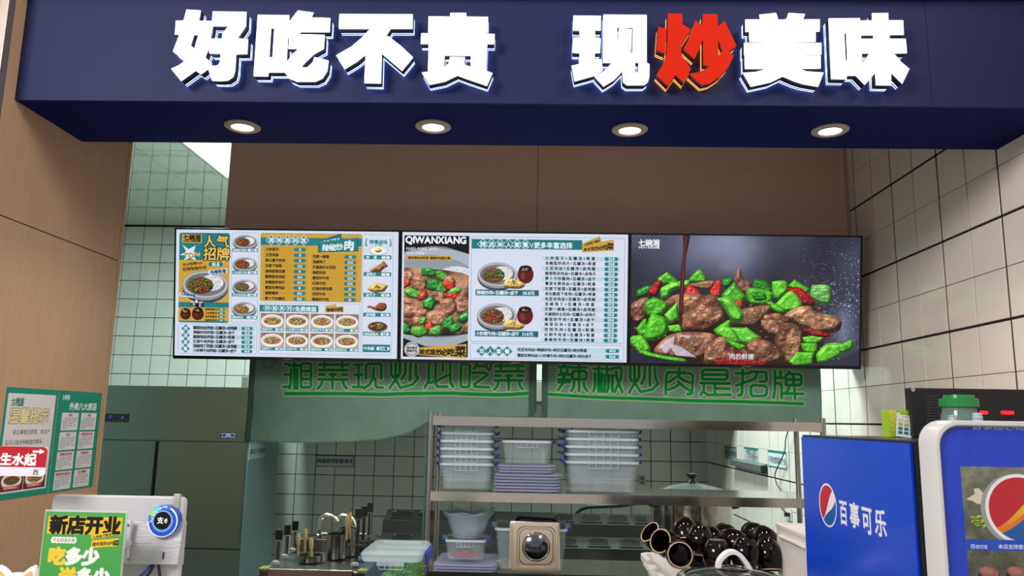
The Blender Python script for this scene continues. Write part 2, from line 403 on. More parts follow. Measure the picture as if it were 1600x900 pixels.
# back wall: tile faces look to -Y
wb = tag(MB().box(-4.9, 1.93, YB+0.006, YB+0.15, 0, ZC+0.1).build('wall_back', M_GROUT), 'back kitchen wall of square white tiles with black joints', kind='structure')
bw = 0.20265-0.0068
tb = tile_mesh(bw, 0.2-0.0068, 0.008, M_TILE2); tb.name = 'tile_back'
cb = []; rb_ = []
for c in range(-3, 31):
    for k in range(-3, 15):
        cx = -4.4334+0.20265*(c+0.5); cz = (ZK(k)+ZK(k+1))/2
        if cx > 1.80 or cz > ZC: continue
        (cb if in_view(cx, YB, cz, [(195, 352, 372, 605), (436, 640, 1108, 850)], 6) else rb_).append((cx, cz))
print('tiles right', len(cand), 'back', len(cb))
for cx, cz in cb[:300]:
    o = bpy.data.objects.new('tile', tb); COL.objects.link(o); o.parent = wb
    o.matrix_world = Matrix.Translation((cx, YB+0.008, cz)) @ Matrix.Rotation(-math.pi/2, 4, 'Z')
b = MB()
for cx, cz in rb_+cb[300:]: b.box(cx-bw/2, cx+bw/2, YB, YB+0.008, cz-0.0966, cz+0.0966)
tag(b.build('tile_field', M_TILE2, wb), kind='stuff')
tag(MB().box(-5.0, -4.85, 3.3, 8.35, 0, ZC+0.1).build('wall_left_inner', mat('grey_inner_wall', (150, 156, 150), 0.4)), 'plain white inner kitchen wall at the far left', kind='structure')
tag(MB().box(-4.95, -2.6, 3.0, 3.12, 0, ZC+0.1).build('wall_light_block', M_WOOD), 'unseen wooden wall added beside the pillar to block stray light', kind='structure')  # unseen wall added to stop world light leaking into the kitchen

# left pillar clad in wood laminate
wl = tag(MB().box(-2.9, XL-0.012, 2.47, 3.335, 0, ZC+0.1).build('wall_left', M_GROUT), 'tan wood laminate pillar on the left side of the stall', kind='structure')
MB().box(XL-0.012, XL, 2.488, 3.318, 0.0, 2.258).build('panel', M_WOOD, wl, bevel=0.0012)
MB().box(XL-0.012, XL, 2.488, 3.318, 2.262, ZC).build('panel', M_WOOD, wl, bevel=0.0012)
MB().box(XL-0.014, XL+0.001, 3.320, 3.345, 0.0, ZC).build('edge_trim', M_WOOD, wl, bevel=0.001)
MB().box(XL-0.03, XL+0.002, 2.452, 2.486, 0.0, ZC).build('corner_trim', M_ALU, wl, bevel=0.002)
MB().box(-2.9, XL-0.03, 2.455, 2.47, 0.0, ZC).build('front_panel', M_WOOD, wl, bevel=0.001)

# header wall behind the screens
YH = 4.376
wf = tag(MB().box(-1.79, XR-0.004, YH+0.010, YH+0.10, 1.93, ZC).build('wall_front', M_GROUT), 'brown wood laminate header wall above the kitchen opening', kind='structure')
MB().box(-1.79, 0.0245, YH, YH+0.010, 1.93, ZC).build('panel', M_WOOD_H, wf, bevel=0.001)
MB().box(0.0275, XR-0.014, YH, YH+0.010, 1.93, ZC).build('panel', M_WOOD_H, wf, bevel=0.001)
tag(MB().box(XR-0.013, XR-0.0005, YH-0.006, YH+0.05, 1.93, 3.6).build('trim_1', mat('pale_trim', (196, 186, 176), 0.5)), 'pale corner trim where header meets tiles', kind='structure')

# navy fascia with soffit
YF, ZF = 2.543, 2.674
fa = thing('sign_fascia', (0, YF, ZF), 'deep navy blue sign fascia box with downlights underneath', 'sign board')
for a, b_ in ((XL+0.001, 1.352), (1.352, XR-0.001)):
    MB().box(a+0.0006, b_-0.0006, 0, 0.012, 0, 0.392).build('front_panel', M_NAVY, fa, bevel=0.0008)
MB().box(XL+0.001, XR-0.001, 0.0125, 0.417, 0.0, 0.014).build('soffit_panel', mat('navy_soffit_shaded', (14, 24, 92), 0.6, spec=0.05), fa, bevel=0.001)  # fascia navy again, with the unlit underside's shade put into the base colour
MB().box(XL+0.001, XR-0.001, -0.045, 0.417, 0.394, 1.04).build('top_lip', M_NAVY, fa, bevel=0.002)
MB().box(XL+0.001, XR-0.001, 0.405, 0.417, 0.014, 0.394).build('rear_panel', M_NAVY, fa)

# light panels in the kitchen ceiling
M_PAN = mat('lit_panel', (236, 255, 240), 0.5, emit=1.6)
for x0, lab in ((-2.63, 'square cornered lit ceiling panel showing left of the header'), (0.6, 'lit ceiling panel hidden above the middle of the header')):
    t = thing('ceiling_light_panel', (x0+0.3, 5.76, ZC-0.002), lab, 'ceiling light')
    MB().rings([rrect(0.6, 1.2, 0.002, -0.02, 1), rrect(0.6, 1.2, 0.002, 0.001, 1)]).build('frame', M_WHITE, t)
    MB().box(-0.285, 0.285, -0.585, 0.585, -0.0225, -0.0195).build('diffuser', M_PAN, t)

# downlights
M_RING = mat('downlight_ring', (176, 160, 145), 0.4); M_DL = mat('downlight_lens', (255, 238, 205), 0.4, emit=7)
dls = None
for (u, v), nm in zip(((379, 197), (677, 197), (984, 202), (1297, 203)), ('leftmost round downlight in the navy soffit, under the first white character', 'second round downlight from the left in the soffit', 'third round downlight from the left in the soffit', 'rightmost round downlight in the navy soffit, near the tiled wall')):
    p = atZ(u, v, ZF)
    if dls is None:
        t = dls = thing('downlight', p, nm, 'downlight', 'round downlights in the soffit')
        MB().lathe([(0.040, -0.001), (0.062, -0.001), (0.066, 0.0), (0.066, -0.004), (0.060, -0.008), (0.043, -0.009), (0.040, -0.006)], n=40, cap0=False, cap1=False).build('trim_ring', M_RING, t, True)
        MB().lathe([(0.0, -0.0045), (0.036, -0.0045), (0.041, -0.004), (0.041, -0.001)], n=40, cap0=False, cap1=False).build('lens', M_DL, t, True)
    else: copy_tree(dls, p, nm)
    l = bpy.data.lights.new('downlight_beam', 'SPOT'); l.energy = 38; l.color = (1.0, 0.86, 0.68); l.spot_size = math.radians(125); l.spot_blend = 0.8; l.shadow_soft_size = 0.04
    o = bpy.data.objects.new('downlight_beam', l); COL.objects.link(o); o.location = (p.x, p.y, p.z-0.012)

# ================================================================== ILLUMINATED CHARACTERS
CROPS = {'A': (260, 10, 260/1600), 'B': (520, 10, 260/1600), 'C': (885, 10, 270/1600), 'D': (1145, 10, 285/1600)}
CH = [
 ('A', 'first', 'white', [[(193,30),(328,38),(310,138),(440,140),(445,48),(768,52),(763,185),(680,305),(782,315),(775,455),(668,458),(657,620),(640,675),(590,710),(520,716),(438,712),(400,598),(330,650),(278,615),(140,715),(45,600),(120,565),(175,525),(62,432),(125,268),(80,268),(92,136),(165,136)],
   [(262,272),(308,272),(268,405),(230,372)], [(445,187),(595,187),(537,265),(535,308),(422,310)], [(411,385),(370,487),(435,548),(425,566),(470,572),(500,560),(515,530),(522,453),(412,450)]]),
 ('A', 'second', 'white', [[(878,80),(1180,85),(1178,150),(1265,38),(1415,60),(1390,105),(1575,112),(1568,245),(1295,243),(1268,267),(1520,272),(1512,405),(1420,455),(1330,540),(1298,575),(1320,588),(1375,583),(1400,560),(1422,487),(1558,520),(1545,620),(1500,690),(1430,722),(1250,722),(1180,690),(1135,632),(980,632),(975,670),(838,668)],
   [(1005,207),(1037,207),(1020,488),(987,488)], [(1167,290),(1180,320),(1172,405),(1268,405),(1190,490),(1154,538)]]),
 ('B', 'third', 'white', [[(63,73),(768,75),(765,212),(557,212),(478,328),(527,282),(655,380),(770,488),(665,618),(470,452),(462,738),(303,735),(315,462),(230,530),(115,600),(32,470),(180,385),(280,300),(360,212),(58,212)]]),
 ('B', 'fourth', 'white', [[(920,95),(1127,98),(1130,62),(1282,62),(1285,98),(1493,100),(1490,250),(1278,250),(1278,258),(1557,265),(1550,360),(845,358),(850,258),(1123,258),(1123,250),(917,248)], [(1060,170),(1125,172),(1125,181),(1060,179)], [(1280,172),(1348,174),(1348,183),(1280,181)],
   [(922,366),(1485,368),(1472,620),(1535,640),(1482,762),(1300,700),(1198,662),(1080,720),(925,752),(855,635),(960,622),(915,615)], [(1075,470),(1328,472),(1325,578),(1262,560),(1270,487),(1127,485),(1115,545),(1068,588)]]),
 ('C', 'fifth', 'white', [[(65,85),(320,88),(318,220),(265,220),(265,293),(318,295),(312,428),(262,430),(262,495),(322,488),(336,592),(263,640),(75,692),(48,548),(122,533),(122,430),(58,426),(60,293),(125,293),(122,222),(62,220)],
   [(342,76),(743,78),(743,520),(770,535),(768,650),(755,700),(720,727),(560,727),(525,700),(518,600),(440,680),(345,740),(262,650),(347,600),(425,520),(340,520)], [(470,192),(617,193),(615,432),(590,432),(607,210),(488,200),(472,408)], [(635,517),(668,519),(668,598),(660,612),(645,612),(636,600)]]),
 ('C', 'sixth', 'red', [[(852,188),(930,208),(915,437),(838,405)], [(940,65),(1073,68),(1075,175),(1087,170),(1155,215),(1065,350),(1062,450),(1155,575),(1085,705),(1012,632),(940,735),(835,632),(900,530),(928,440),(938,300)],
   [(1195,130),(1262,178),(1265,70),(1400,72),(1400,185),(1465,135),(1575,360),(1500,418),(1550,455),(1500,560),(1420,650),(1330,710),(1255,727),(1140,625),(1240,605),(1345,545),(1270,543),(1268,305),(1185,485),(1085,395),(1150,270)], [(1405,305),(1450,400),(1406,465)]]),
 ('D', 'seventh', 'white', [[(235,72),(380,57),(400,117),(470,117),(490,57),(635,67),(615,113),(763,113),(763,217),(510,220),(510,227),(728,227),(728,307),(512,311),(512,319),(778,320),(778,420),(515,425),(515,432),(770,431),(772,542),(575,545),(650,570),(797,580),(750,702),(620,680),(540,655),(440,612),(330,665),(160,702),(90,582),(200,575),(305,545),(108,545),(105,431),(357,431),(357,424),(100,424),(100,320),(355,318),(355,310),(147,307),(145,226),(352,226),(352,219),(112,220),(110,115),(240,113)]]),
 ('D', 'eighth', 'white', [[(842,105),(1115,103),(1118,124),(1225,123),(1223,60),(1363,57),(1365,122),(1495,122),(1500,247),(1375,247),(1376,283),(1517,283),(1528,408),(1412,410),(1480,490),(1550,548),(1488,675),(1388,575),(1390,690),(1258,688),(1252,580),(1160,685),(1082,605),(1000,605),(998,637),(865,635)],
   [(978,232),(997,232),(1008,475),(990,475)], [(1125,250),(1235,250),(1235,283),(1125,285)], [(1130,410),(1200,410),(1135,505)]]),
]
M_FACE = mat('lit_white_acrylic', (240, 247, 255), 0.3, emit=1.5, ecol=(238, 245, 255))
M_FACER = mat('lit_red_acrylic', (120, 14, 4), 0.6, spec=0.08, emit=0.72, ecol=(222, 40, 6))
M_RET = mat('letter_return', (46, 44, 66), 0.5)
M_RETR = mat('letter_return_brown', (72, 38, 42), 0.5)
M_GLOW = mat('edge_lit_acrylic', (176, 200, 255), 0.3, emit=5.0)
M_GLOWR = mat('edge_lit_acrylic_orange', (255, 170, 90), 0.3, emit=3.0)
def extrude_poly(polys, y0, y1, name, m, parent, grow=0.0, sx=0.0, sz=0.0):
    """polys in (x, z); solid between y0 (front) and y1"""
    cu = bpy.data.curves.new('outline', 'CURVE'); cu.dimensions = '2D'; cu.fill_mode = 'BOTH'; cu.extrude = abs(y1-y0)/2
    for P in polys:
        sp = cu.splines.new('POLY'); sp.points.add(len(P)-1); sp.use_cyclic_u = True
        for q, (x, z) in zip(sp.points, P): q.co = (x, z, 0, 1)
    o = bpy.data.objects.new('outline', cu); COL.objects.link(o); bpy.context.view_layer.update()
    me = bpy.data.meshes.new_from_object(o.evaluated_get(bpy.context.evaluated_depsgraph_get())); bpy.data.objects.remove(o); bpy.data.curves.remove(cu)
    me.transform(Matrix.Translation((0, (y0+y1)/2, 0)) @ Matrix.Rotation(math.pi/2, 4, 'X')); me.name = name; me.materials.clear()
    bm = bmesh.new(); bm.from_mesh(me); bmesh.ops.remove_doubles(bm, verts=bm.verts, dist=1e-5); bmesh.ops.recalc_face_normals(bm, faces=bm.faces); bm.to_mesh(me); bm.free()
    return link(name, me, m, parent)
DF = 0.054
for crop, nm, colr, polys in CH:
    ox, oy, sc = CROPS[crop]
    W3 = [[at(ox+x*sc, oy+y*sc, YF-DF) for x, y in P] for P in polys]
    zs = [p.z for P in W3 for p in P]; xs_ = [p.x for P in W3 for p in P]; cx, cz = (min(xs_)+max(xs_))/2, min(zs)
    red = colr == 'red'
    t = thing('sign_character', (cx, YF, cz), ('glowing red raised character, the only red one in the sign' if red else 'glowing white raised character, %s from the left in the sign' % nm), 'sign letter', 'raised characters of the illuminated sign')
    L = [[(p.x-cx, p.z-cz) for p in P] for P in W3]
    extrude_poly(L, -DF, -DF+0.004, 'face', M_FACER if red else M_FACE, t)
    extrude_poly(L, -DF+0.0042, -0.0195, 'return', M_RETR if red else M_RET, t)
    extrude_poly(L, -0.019, -0.016, 'glowing_backing', M_GLOWR if red else M_GLOW, t)
    extrude_poly(L, -0.0158, -0.0085, 'spacer', M_RETR if red else M_RET, t)
    extrude_poly(L, -0.0083, -0.0055, 'glow_reflection', M_GLOWR if red else M_GLOW, t)  # glowing layer stands for the backing's reflection on the fascia

# ================================================================== SCREENS
TEAL, GOLD, INK, PAPER = (40, 128, 138), (214, 168, 66), (28, 26, 24), (222, 229, 246)
def A1(x, y): return x-60+(y-50)*0.0145, y-50-(x-60)*0.0107
def A2(x, y): return x-44+(y-68)*0.0135, y-68-(x-44)*0.0146
def logo(c, x, y, s, col, sub=True):
    c.text('七碗湘', x, y, s, col, bold=6, sp=0.98)
    if sub: c.text('辣椒炒肉', x, y+s*0.36, s*0.3, col, bold=3); c.rect(x+s*1.35, y+s*0.12, x+s*2.9, y+s*0.38, col); c.text('更好吃饭', x+s*1.5, y+s*0.35, s*0.27, (90,120,130), bold=3)
def diamonds(c, st, x, y, s, pitch, fg, bg, line, textcol):
    for i, ch in enumerate(st):
        cx = x+i*pitch
        c.poly([(cx-s*1.16, y), (cx, y-s*1.1), (cx+s*1.16, y), (cx, y+s*1.1)], line); c.poly([(cx-s, y), (cx, y-s*0.95), (cx+s, y), (cx, y+s*0.95)], bg)
        c.text(ch, cx, y+s*0.44, s*1.12, textcol, bold=5, anchor='c')
def pill(c, x, y, w, h, st, size, bg=TEAL, col=(232, 244, 250)):
    c.rect(x, y, x+w, y+h, bg, r=h/2-0.5); c.text(st, x+w/2, y+h*0.83, size, col, bold=6, anchor='c', sp=0.92)
def screen_one():
    c = Canvas(1404, 795, PAPER); A = A1
    load_glyphs('0123456789.+¥元/TOP()')
    x, y = A(80, 70); c.rect(x, y, x+320, y+566, TEAL, r=14); c.rect(x, y+172, x+320, y+556, GOLD, r=6)
    c.rect(x+16, y+10, x+142, y+64, GOLD); logo(c, x+24, y+44, 38, INK)
    c.text('人气', x+152, y+84, 82, (26,24,20), bold=6, out=((26,24,20), 6), sp=1.02, shear=-0.05); c.text('人气', x+152, y+84, 82, (236,196,92), bold=4, sp=1.02, shear=-0.05)
    c.text('招牌', x+152, y+164, 86, (26,24,20), bold=6, out=((26,24,20), 6), sp=0.98); c.text('招牌', x+152, y+164, 86, (236,196,92), bold=4, sp=0.98)
    c.poly([(x+18,y+74),(x+58,y+104),(x+104,y+80),(x+92,y+122),(x+140,y+138),(x+96,y+148),(x+108,y+174),(x+66,y+160),(x+30,y+174),(x+44,y+142),(x+4,y+142),(x+44,y+118)], (228,238,250))
    c.text('TOP1', x+26, y+158, 44, (52,36,16), bold=6, ang=0.06); c.text('TOP1', x+25, y+156, 44, (238,190,80), bold=2, ang=0.06)
    c.text('必点招牌', x+22, y+208, 22, INK, bold=3, ang=0.12); 
    for i in range(5): c.line([(x+96+i*11, y+200-i*1), (x+101+i*11, y+190-i*1)], 6, (150,50,30))
    c.text('招牌辣椒炒肉', x+20, y+240, 26, INK, bold=3, ang=0.10)
    c.rect(x+188, y+184, x+278, y+212, TEAL, r=13); c.text('18.8', x+204, y+209, 31, (245,250,255), bold=5)
    c.bowl(x+168, y+326, 146, 96, 'green', 11, rice=0.9)
    c.poly([(x+186,y+236),(x+304,y+222),(x+306,y+250),(x+190,y+264)], (236,242,250)); c.text('肉嫩鲜香', x+196, y+256, 26, (30,90,130), bold=6, ang=0.11)
    c.poly([(x+6,y+378),(x+98,y+392),(x+96,y+412),(x+4,y+400)], (236,242,250)); c.text('从肉嫩到香', x+12, y+396, 19, (30,90,130), bold=6, ang=-0.12)
    c.rect(x, y+438, x+320, y+470, TEAL); c.poly([(x+80,y+432),(x+104,y+440),(x+112,y+416),(x+126,y+438),(x+154,y+432),(x+146,y+468),(x+76,y+470)], (226,238,250)); c.text('瓦罐汤', x+72, y+466, 30, INK, bold=6)
    for q, (bx, by, s_) in enumerate(((x+46, y+510, 34), (x+124, y+508, 38))):
        c.ell(bx, by+4, s_, s_*1.02, (84, 34, 30)); c.ell(bx-s_*0.3, by+12, s_*0.4, s_*0.4, (120, 60, 52), op=0.6); c.ell(bx, by-s_*0.5, s_*0.82, s_*0.5, (44, 24, 22)); c.scatter(bx, by-s_*0.48, s_*0.5, s_*0.26, 12, [(170,140,100),(120,90,60),(200,180,140)], 6, 40+q)
    for i, st in enumerate(('海带排骨汤', '玉米排骨汤', '肉饼鸡蛋汤', '茶树菇鸡汤')):
        c.text(st, x+170, y+488+i*22.5, 15, INK, bold=4); pill(c, x+250, y+474+i*22.5, 46, 15, '8.8', 14)
    # column of four bowls
    x, y = A(412, 70); c.rect(x, y, x+172, y+566, (120,170,184), r=12, line=2)
    for i, (st, k) in enumerate((('香椒红烧肉','red'), ('小炒黄牛肉','red'), ('毛豆米肉丝','green'), ('酸辣鸡杂','mix'))):
        by = y+56+i*141; c.bowl(x+86, by, 78, 46, k, 60+i, rice=0.8); c.rect(x+6, by+42, x+166, by+64, TEAL, r=2); c.text(st, x+10, by+60, 17.5, (235,245,250), bold=5); pill(c, x+102, by+45, 60, 16, '20.8', 15, (235,245,250), TEAL)
    # set meals
    x, y = A(72, 645); c.rect(x, y, x+500, y+186, (120,170,184), r=12, line=2)
    diam = '拌面套餐'
    for i, ch in enumerate(diam): c.poly([(x+20,y+30+i*42),(x+48,y+4+i*42),(x+76,y+30+i*42),(x+48,y+56+i*42)], TEAL); c.text(ch, x+48, y+41+i*42, 28, (235,245,250), bold=5, anchor='c')
    for i, (st, pr) in enumerate((('酸菜肉丝拌面+瓦罐汤+卤鸡腿','25.8'), ('辣椒炒肉拌面+瓦罐汤+卤干','25.8'), ('酸辣鸡杂拌面+瓦罐汤+煎蛋','28.8'), ('红焖牛肉拌面+瓦罐汤+卤干','31.8'), ('泡椒鸡丁拌面+瓦罐汤+卤鸡腿','32.8'), ('小炒黄牛肉拌面+瓦罐汤+卤干','34.8'))):
        yy = y+32+i*28.6
        if i % 2 == 0: c.rect(x+92, yy-22, x+486, yy+6, (186,216,228))
        c.text(st, x+96, yy, 22.5, INK, bold=5, sp=0.93 if len(st) > 13 else 0.96); pill(c, x+402, yy-18, 70, 21, pr, 21)
    # rice dishes
    x, y = A(595, 72); c.rect(x, y, x+640, y+426, TEAL, r=12); c.rect(x, y+2, x+640, y+28, GOLD, r=8); c.rect(x, y+76, x+640, y+422, GOLD, r=6)
    diamonds(c, '湘味盖码饭', x+66, y+43, 30, 51.5, None, TEAL, (235,245,250), (240,248,252))
    c.poly([(x+368,y+44),(x+508,y-4),(x+512,y+34),(x+372,y+72)], (30,110,120)); c.text('小炒肉下饭王', x+372, y+62, 22, (240,248,252), bold=5, ang=0.2, sp=0.98)
    c.poly([(x+362,y+56),(x+618,y+24),(x+616,y+108),(x+364,y+118)], (20,90,100)); c.poly([(x+366,y+54),(x+612,y+22),(x+610,y+102),(x+368,y+112)], TEAL); c.text('辣椒炒', x+386, y+104, 46, (240,248,252), bold=5, ang=0.08, sp=0.96); c.text('肉', x+522, y+94, 68, (240,248,252), bold=6, ang=0.08)
    Lc = (('小炒茄子','15'),('土豆肉丝','15'),('柴火香干炒肉','15'),('农家下饭菜','15.8'),('湘味家常豆腐','16'),('酸菜粉皮肉丝','16.8'),('杏鲍菇炒肉片','16.8'),('雪菜冬笋肉丝','18'),('烟笋腊肉','18.8'),('萝卜干炒腊肉','18.8'))
    Rc = (('农家一碗香','20'),('泡椒鸡丁','20.8'),('外婆菜炒五花肉','21.8'),('梅菜扣肉','22.8'),('番茄炒牛肉','23.8'),('红焖牛肉','23.8'),('红烧肉荷包蛋','24'),('孜然牛肉','26'),('黑椒炒牛肉','26'))
    for i, (st, pr) in enumerate(Lc):
        yy = y+110+i*34.4; c.rect(x+20, yy-24, x+300, yy+8, (206,158,54), r=3); c.text(st, x+32, yy, 21.5, INK, bold=4, sp=0.97); pill(c, x+212, yy-18, 74, 21, pr, 20)
    for i, (st, pr) in enumerate(Rc):
        yy = y+152+i*33.6; c.rect(x+318, yy-24, x+612, yy+8, (206,158,54), r=3); c.text(st, x+330, yy, 21.5, INK, bold=4, sp=0.97); pill(c, x+530, yy-18, 74, 21, pr, 20)
    # noodles
    x, y = A(588, 510); c.rect(x, y, x+636, y+322, (120,170,184), r=12, line=2); c.rect(x, y+14, x+372, y+56, TEAL, r=3)
    diamonds(c, '拌面系列', x+50, y+34, 25, 46, None, TEAL, (235,245,250), (240,248,252)); c.text('/免费续面', x+212, y+50, 34, (240,248,252), bold=5)
    c.poly([(x+416,y+16),(x+482,y+4),(x+484,y+20),(x+530,y+14),(x+530,y+50),(x+412,y+56)], GOLD); c.text('辣椒炒', x+420, y+50, 26, INK, bold=5, ang=0.04); c.text('肉', x+494, y+50, 34, INK, bold=5)
    nm = ('辣椒炒肉','小炒黄牛肉','番茄炒牛肉','回锅肉','泡椒鸡丁','红焖牛肉','酸辣鸡杂','酸菜肉丝')
    for i in range(8):
        bx = x+10+(i % 4)*157; by = y+66+(i//4)*122; c.grad(bx, by, bx+146, by+92, (150,120,100), (196,176,158)); c.scatter(bx+70, by+14, 60, 10, 8, [(90,120,60),(150,60,50),(190,170,150)], 7, 300+i)
        c.bowl(bx+72, by+46, 70, 42, 'noodle', 100+i, steel=False); c.rect(bx, by+92, bx+146, by+112, TEAL); c.text(nm[i], bx+4, by+108, 17, (235,245,250), bold=4); pill(c, bx+92, by+95, 50, 14, '16.8', 14, (235,245,250), TEAL)
    # snacks
    x, y = A(1240, 80); c.rect(x, y, x+190, y+756, (120,170,184), r=12, line=2)
    c.text('馋嘴卤味', x+97, y+58, 29, TEAL, bold=5, anchor='c'); c.text('小吃', x+97, y+84, 27, TEAL, bold=5, anchor='c')
    for sgn in (-1, 1):
        for k in range(6): a = -0.9+k*0.36; c.ell(x+97+sgn*(70+8*math.cos(a)), y+52+26*math.sin(a), 7, 3, TEAL, ang=sgn*(0.8-a))
    for i, st in enumerate(('煎蛋', '卤鸡爪', '卤干子', '卤鸡腿', '浏阳甜蒸肉')):
        py = (118, 222, 352, 476, 596)[i]; px = x+100
        if i == 0: c.ell(px, py, 62, 32, (200,204,212)); c.ell(px, py-2, 54, 26, (236,238,244)); c.ell(px-6, py, 40, 20, (252,252,250)); c.chunk([(px-24,py-8),(px+2,py-14),(px+20,py),(px,py+12),(px-20,py+8)], (240,190,60), 3, 0.1, 0.5)
        elif i == 1:
            c.poly([(px-66,py+20),(px+30,py+40),(px+56,py+14),(px-20,py-20)], (214,216,222))
            for k in range(5): c.chunk([(px-56+k*8,py+24-k*3),(px-10+k*6,py-6-k*4),(px+30+k*6,py-36+k*6),(px+38+k*5,py-28+k*6),(px+6+k*7,py+8),(px-30+k*9,py+34)], (176-8*k,104,58), 200+k, 0.4)
        elif i == 2: c.chunk([(px-70,py+10),(px-30,py-34),(px+20,py-28),(px+64,py-14),(px+40,py+22),(px-20,py+34)], (222,176,92), 5, 0.3, 0.4, curve=False); c.scatter(px-4, py-6, 16, 10, 16, [(60,100,40)], 4, 7)
        elif i == 3: c.chunk([(px-66,py-10),(px-50,py-12),(px-20,py-6),(px+10,py-30),(px+48,py-26),(px+54,py+4),(px+30,py+22),(px-10,py+18),(px-50,py+2),(px-64,py+4)], (140,70,36), 8, 0.35, 0.6)
        else: c.ell(px, py, 62, 32, (120,90,60)); c.ell(px, py-2, 54, 26, (70,48,32)); c.scatter(px, py-4, 40, 18, 22, [(190,120,70),(160,90,50),(120,130,60)], 10, 9)
        ly = py+(32 if i else 30); c.rect(x+8, ly, x+180, ly+25, TEAL, r=3); c.text(st, x+(22 if len(st) < 4 else 12), ly+21, 21 if len(st) < 4 else 19, (240,248,252), bold=5, sp=(2.2 if len(st) == 2 else 1.0)); pill(c, x+118, ly+5, 54, 17, ('3','4','2.5','8.8','8.8')[i], 17, (235,245,250), TEAL)
    ly = y+690; c.rect(x+8, ly, x+180, ly+48, TEAL, r=3); c.text('牛肉酱', x+14, ly+33, 22, (240,248,252), bold=5); pill(c, x+94, ly+14, 82, 22, '12.8/罐', 20, (235,245,250), TEAL)
    return c.a
def pork_bowl(c, ox, oy, s):
    P = lambda pts: [(ox+x*s, oy+y*s) for x, y in pts]
    G, G2, R, Mt, Mt2 = (46,142,52), (84,168,58), (206,54,34), (160,104,78), (132,80,56)
    items = [((-10,255),(60,245),(440,300),(450,560),(420,650),(60,665),(-10,600),(70,46,34)), ((-6,270),(50,262),(70,300),(40,330),(0,345),Mt), ((60,290),(120,300),(150,330),(140,400),(90,410),(60,380),(50,330),Mt2), ((0,330),(40,310),(50,350),(0,380),R),
     ((0,390),(50,370),(100,390),(140,400),(120,440),(40,430),G2), ((0,430),(90,440),(150,470),(170,530),(110,570),(40,560),(0,540),Mt), ((110,250),(170,240),(210,270),(190,300),(120,295),G), ((200,265),(240,260),(290,300),(270,330),(215,310),G2),
     ((150,320),(210,310),(240,350),(200,390),(150,380),G), ((230,330),(290,360),(270,410),(220,400),(200,380),G), ((260,300),(300,290),(330,330),(300,360),(250,350),Mt), ((90,420),(140,370),(160,420),(130,450),(95,450),R),
     ((240,340),(280,320),(330,350),(310,395),(270,380),R), ((300,370),(340,360),(370,380),(330,410),(280,405),G2), ((270,400),(330,395),(360,420),(330,440),(275,430),(222,404),(230,400),(240,395),R),
     ((350,400),(390,370),(410,430),(440,460),(400,530),(330,520),(320,460),Mt), ((180,400),(240,390),(270,430),(240,470),(190,450),Mt2), ((120,450),(180,410),(210,450),(190,510),(130,500),G), ((230,440),(310,430),(340,490),(300,540),(240,520),Mt),
     ((30,560),(110,540),(150,570),(130,640),(70,620),(40,600),Mt2), ((150,520),(240,500),(290,540),(260,600),(190,610),(140,580),Mt), ((100,560),(150,550),(140,590),(110,600),G2), ((0,580),(40,600),(60,640),(20,660),(0,650),G),
     ((350,540),(410,500),(430,550),(380,590),(340,570),G), ((140,600),(180,570),(200,620),(170,640),(140,630),R), ((60,610),(130,610),(160,650),(100,680),(50,650),G2), ((170,620),(230,600),(250,640),(220,670),(170,660),G2), ((250,560),(310,540),(330,590),(300,640),(250,620),G),
     ((300,600),(370,590),(400,620),(350,660),(300,640),Mt), ((330,580),(380,600),(360,640),(310,650),(290,620),G), ((380,600),(430,560),(440,620),(400,650),Mt2)]
    for i, it in enumerate(items): c.chunk(P(it[:-1]), it[-1], 500+i, 0.2 if it[-1] in (G, G2, R) else 0.26, 0.75 if it[-1] in (G, G2, R) else 0.35, curve=it[-1] not in (G, R), soft=0.12, tv=0.35, dark=0.4, col2=None if it[-1] in (G, G2, R) else (186, 136, 106))
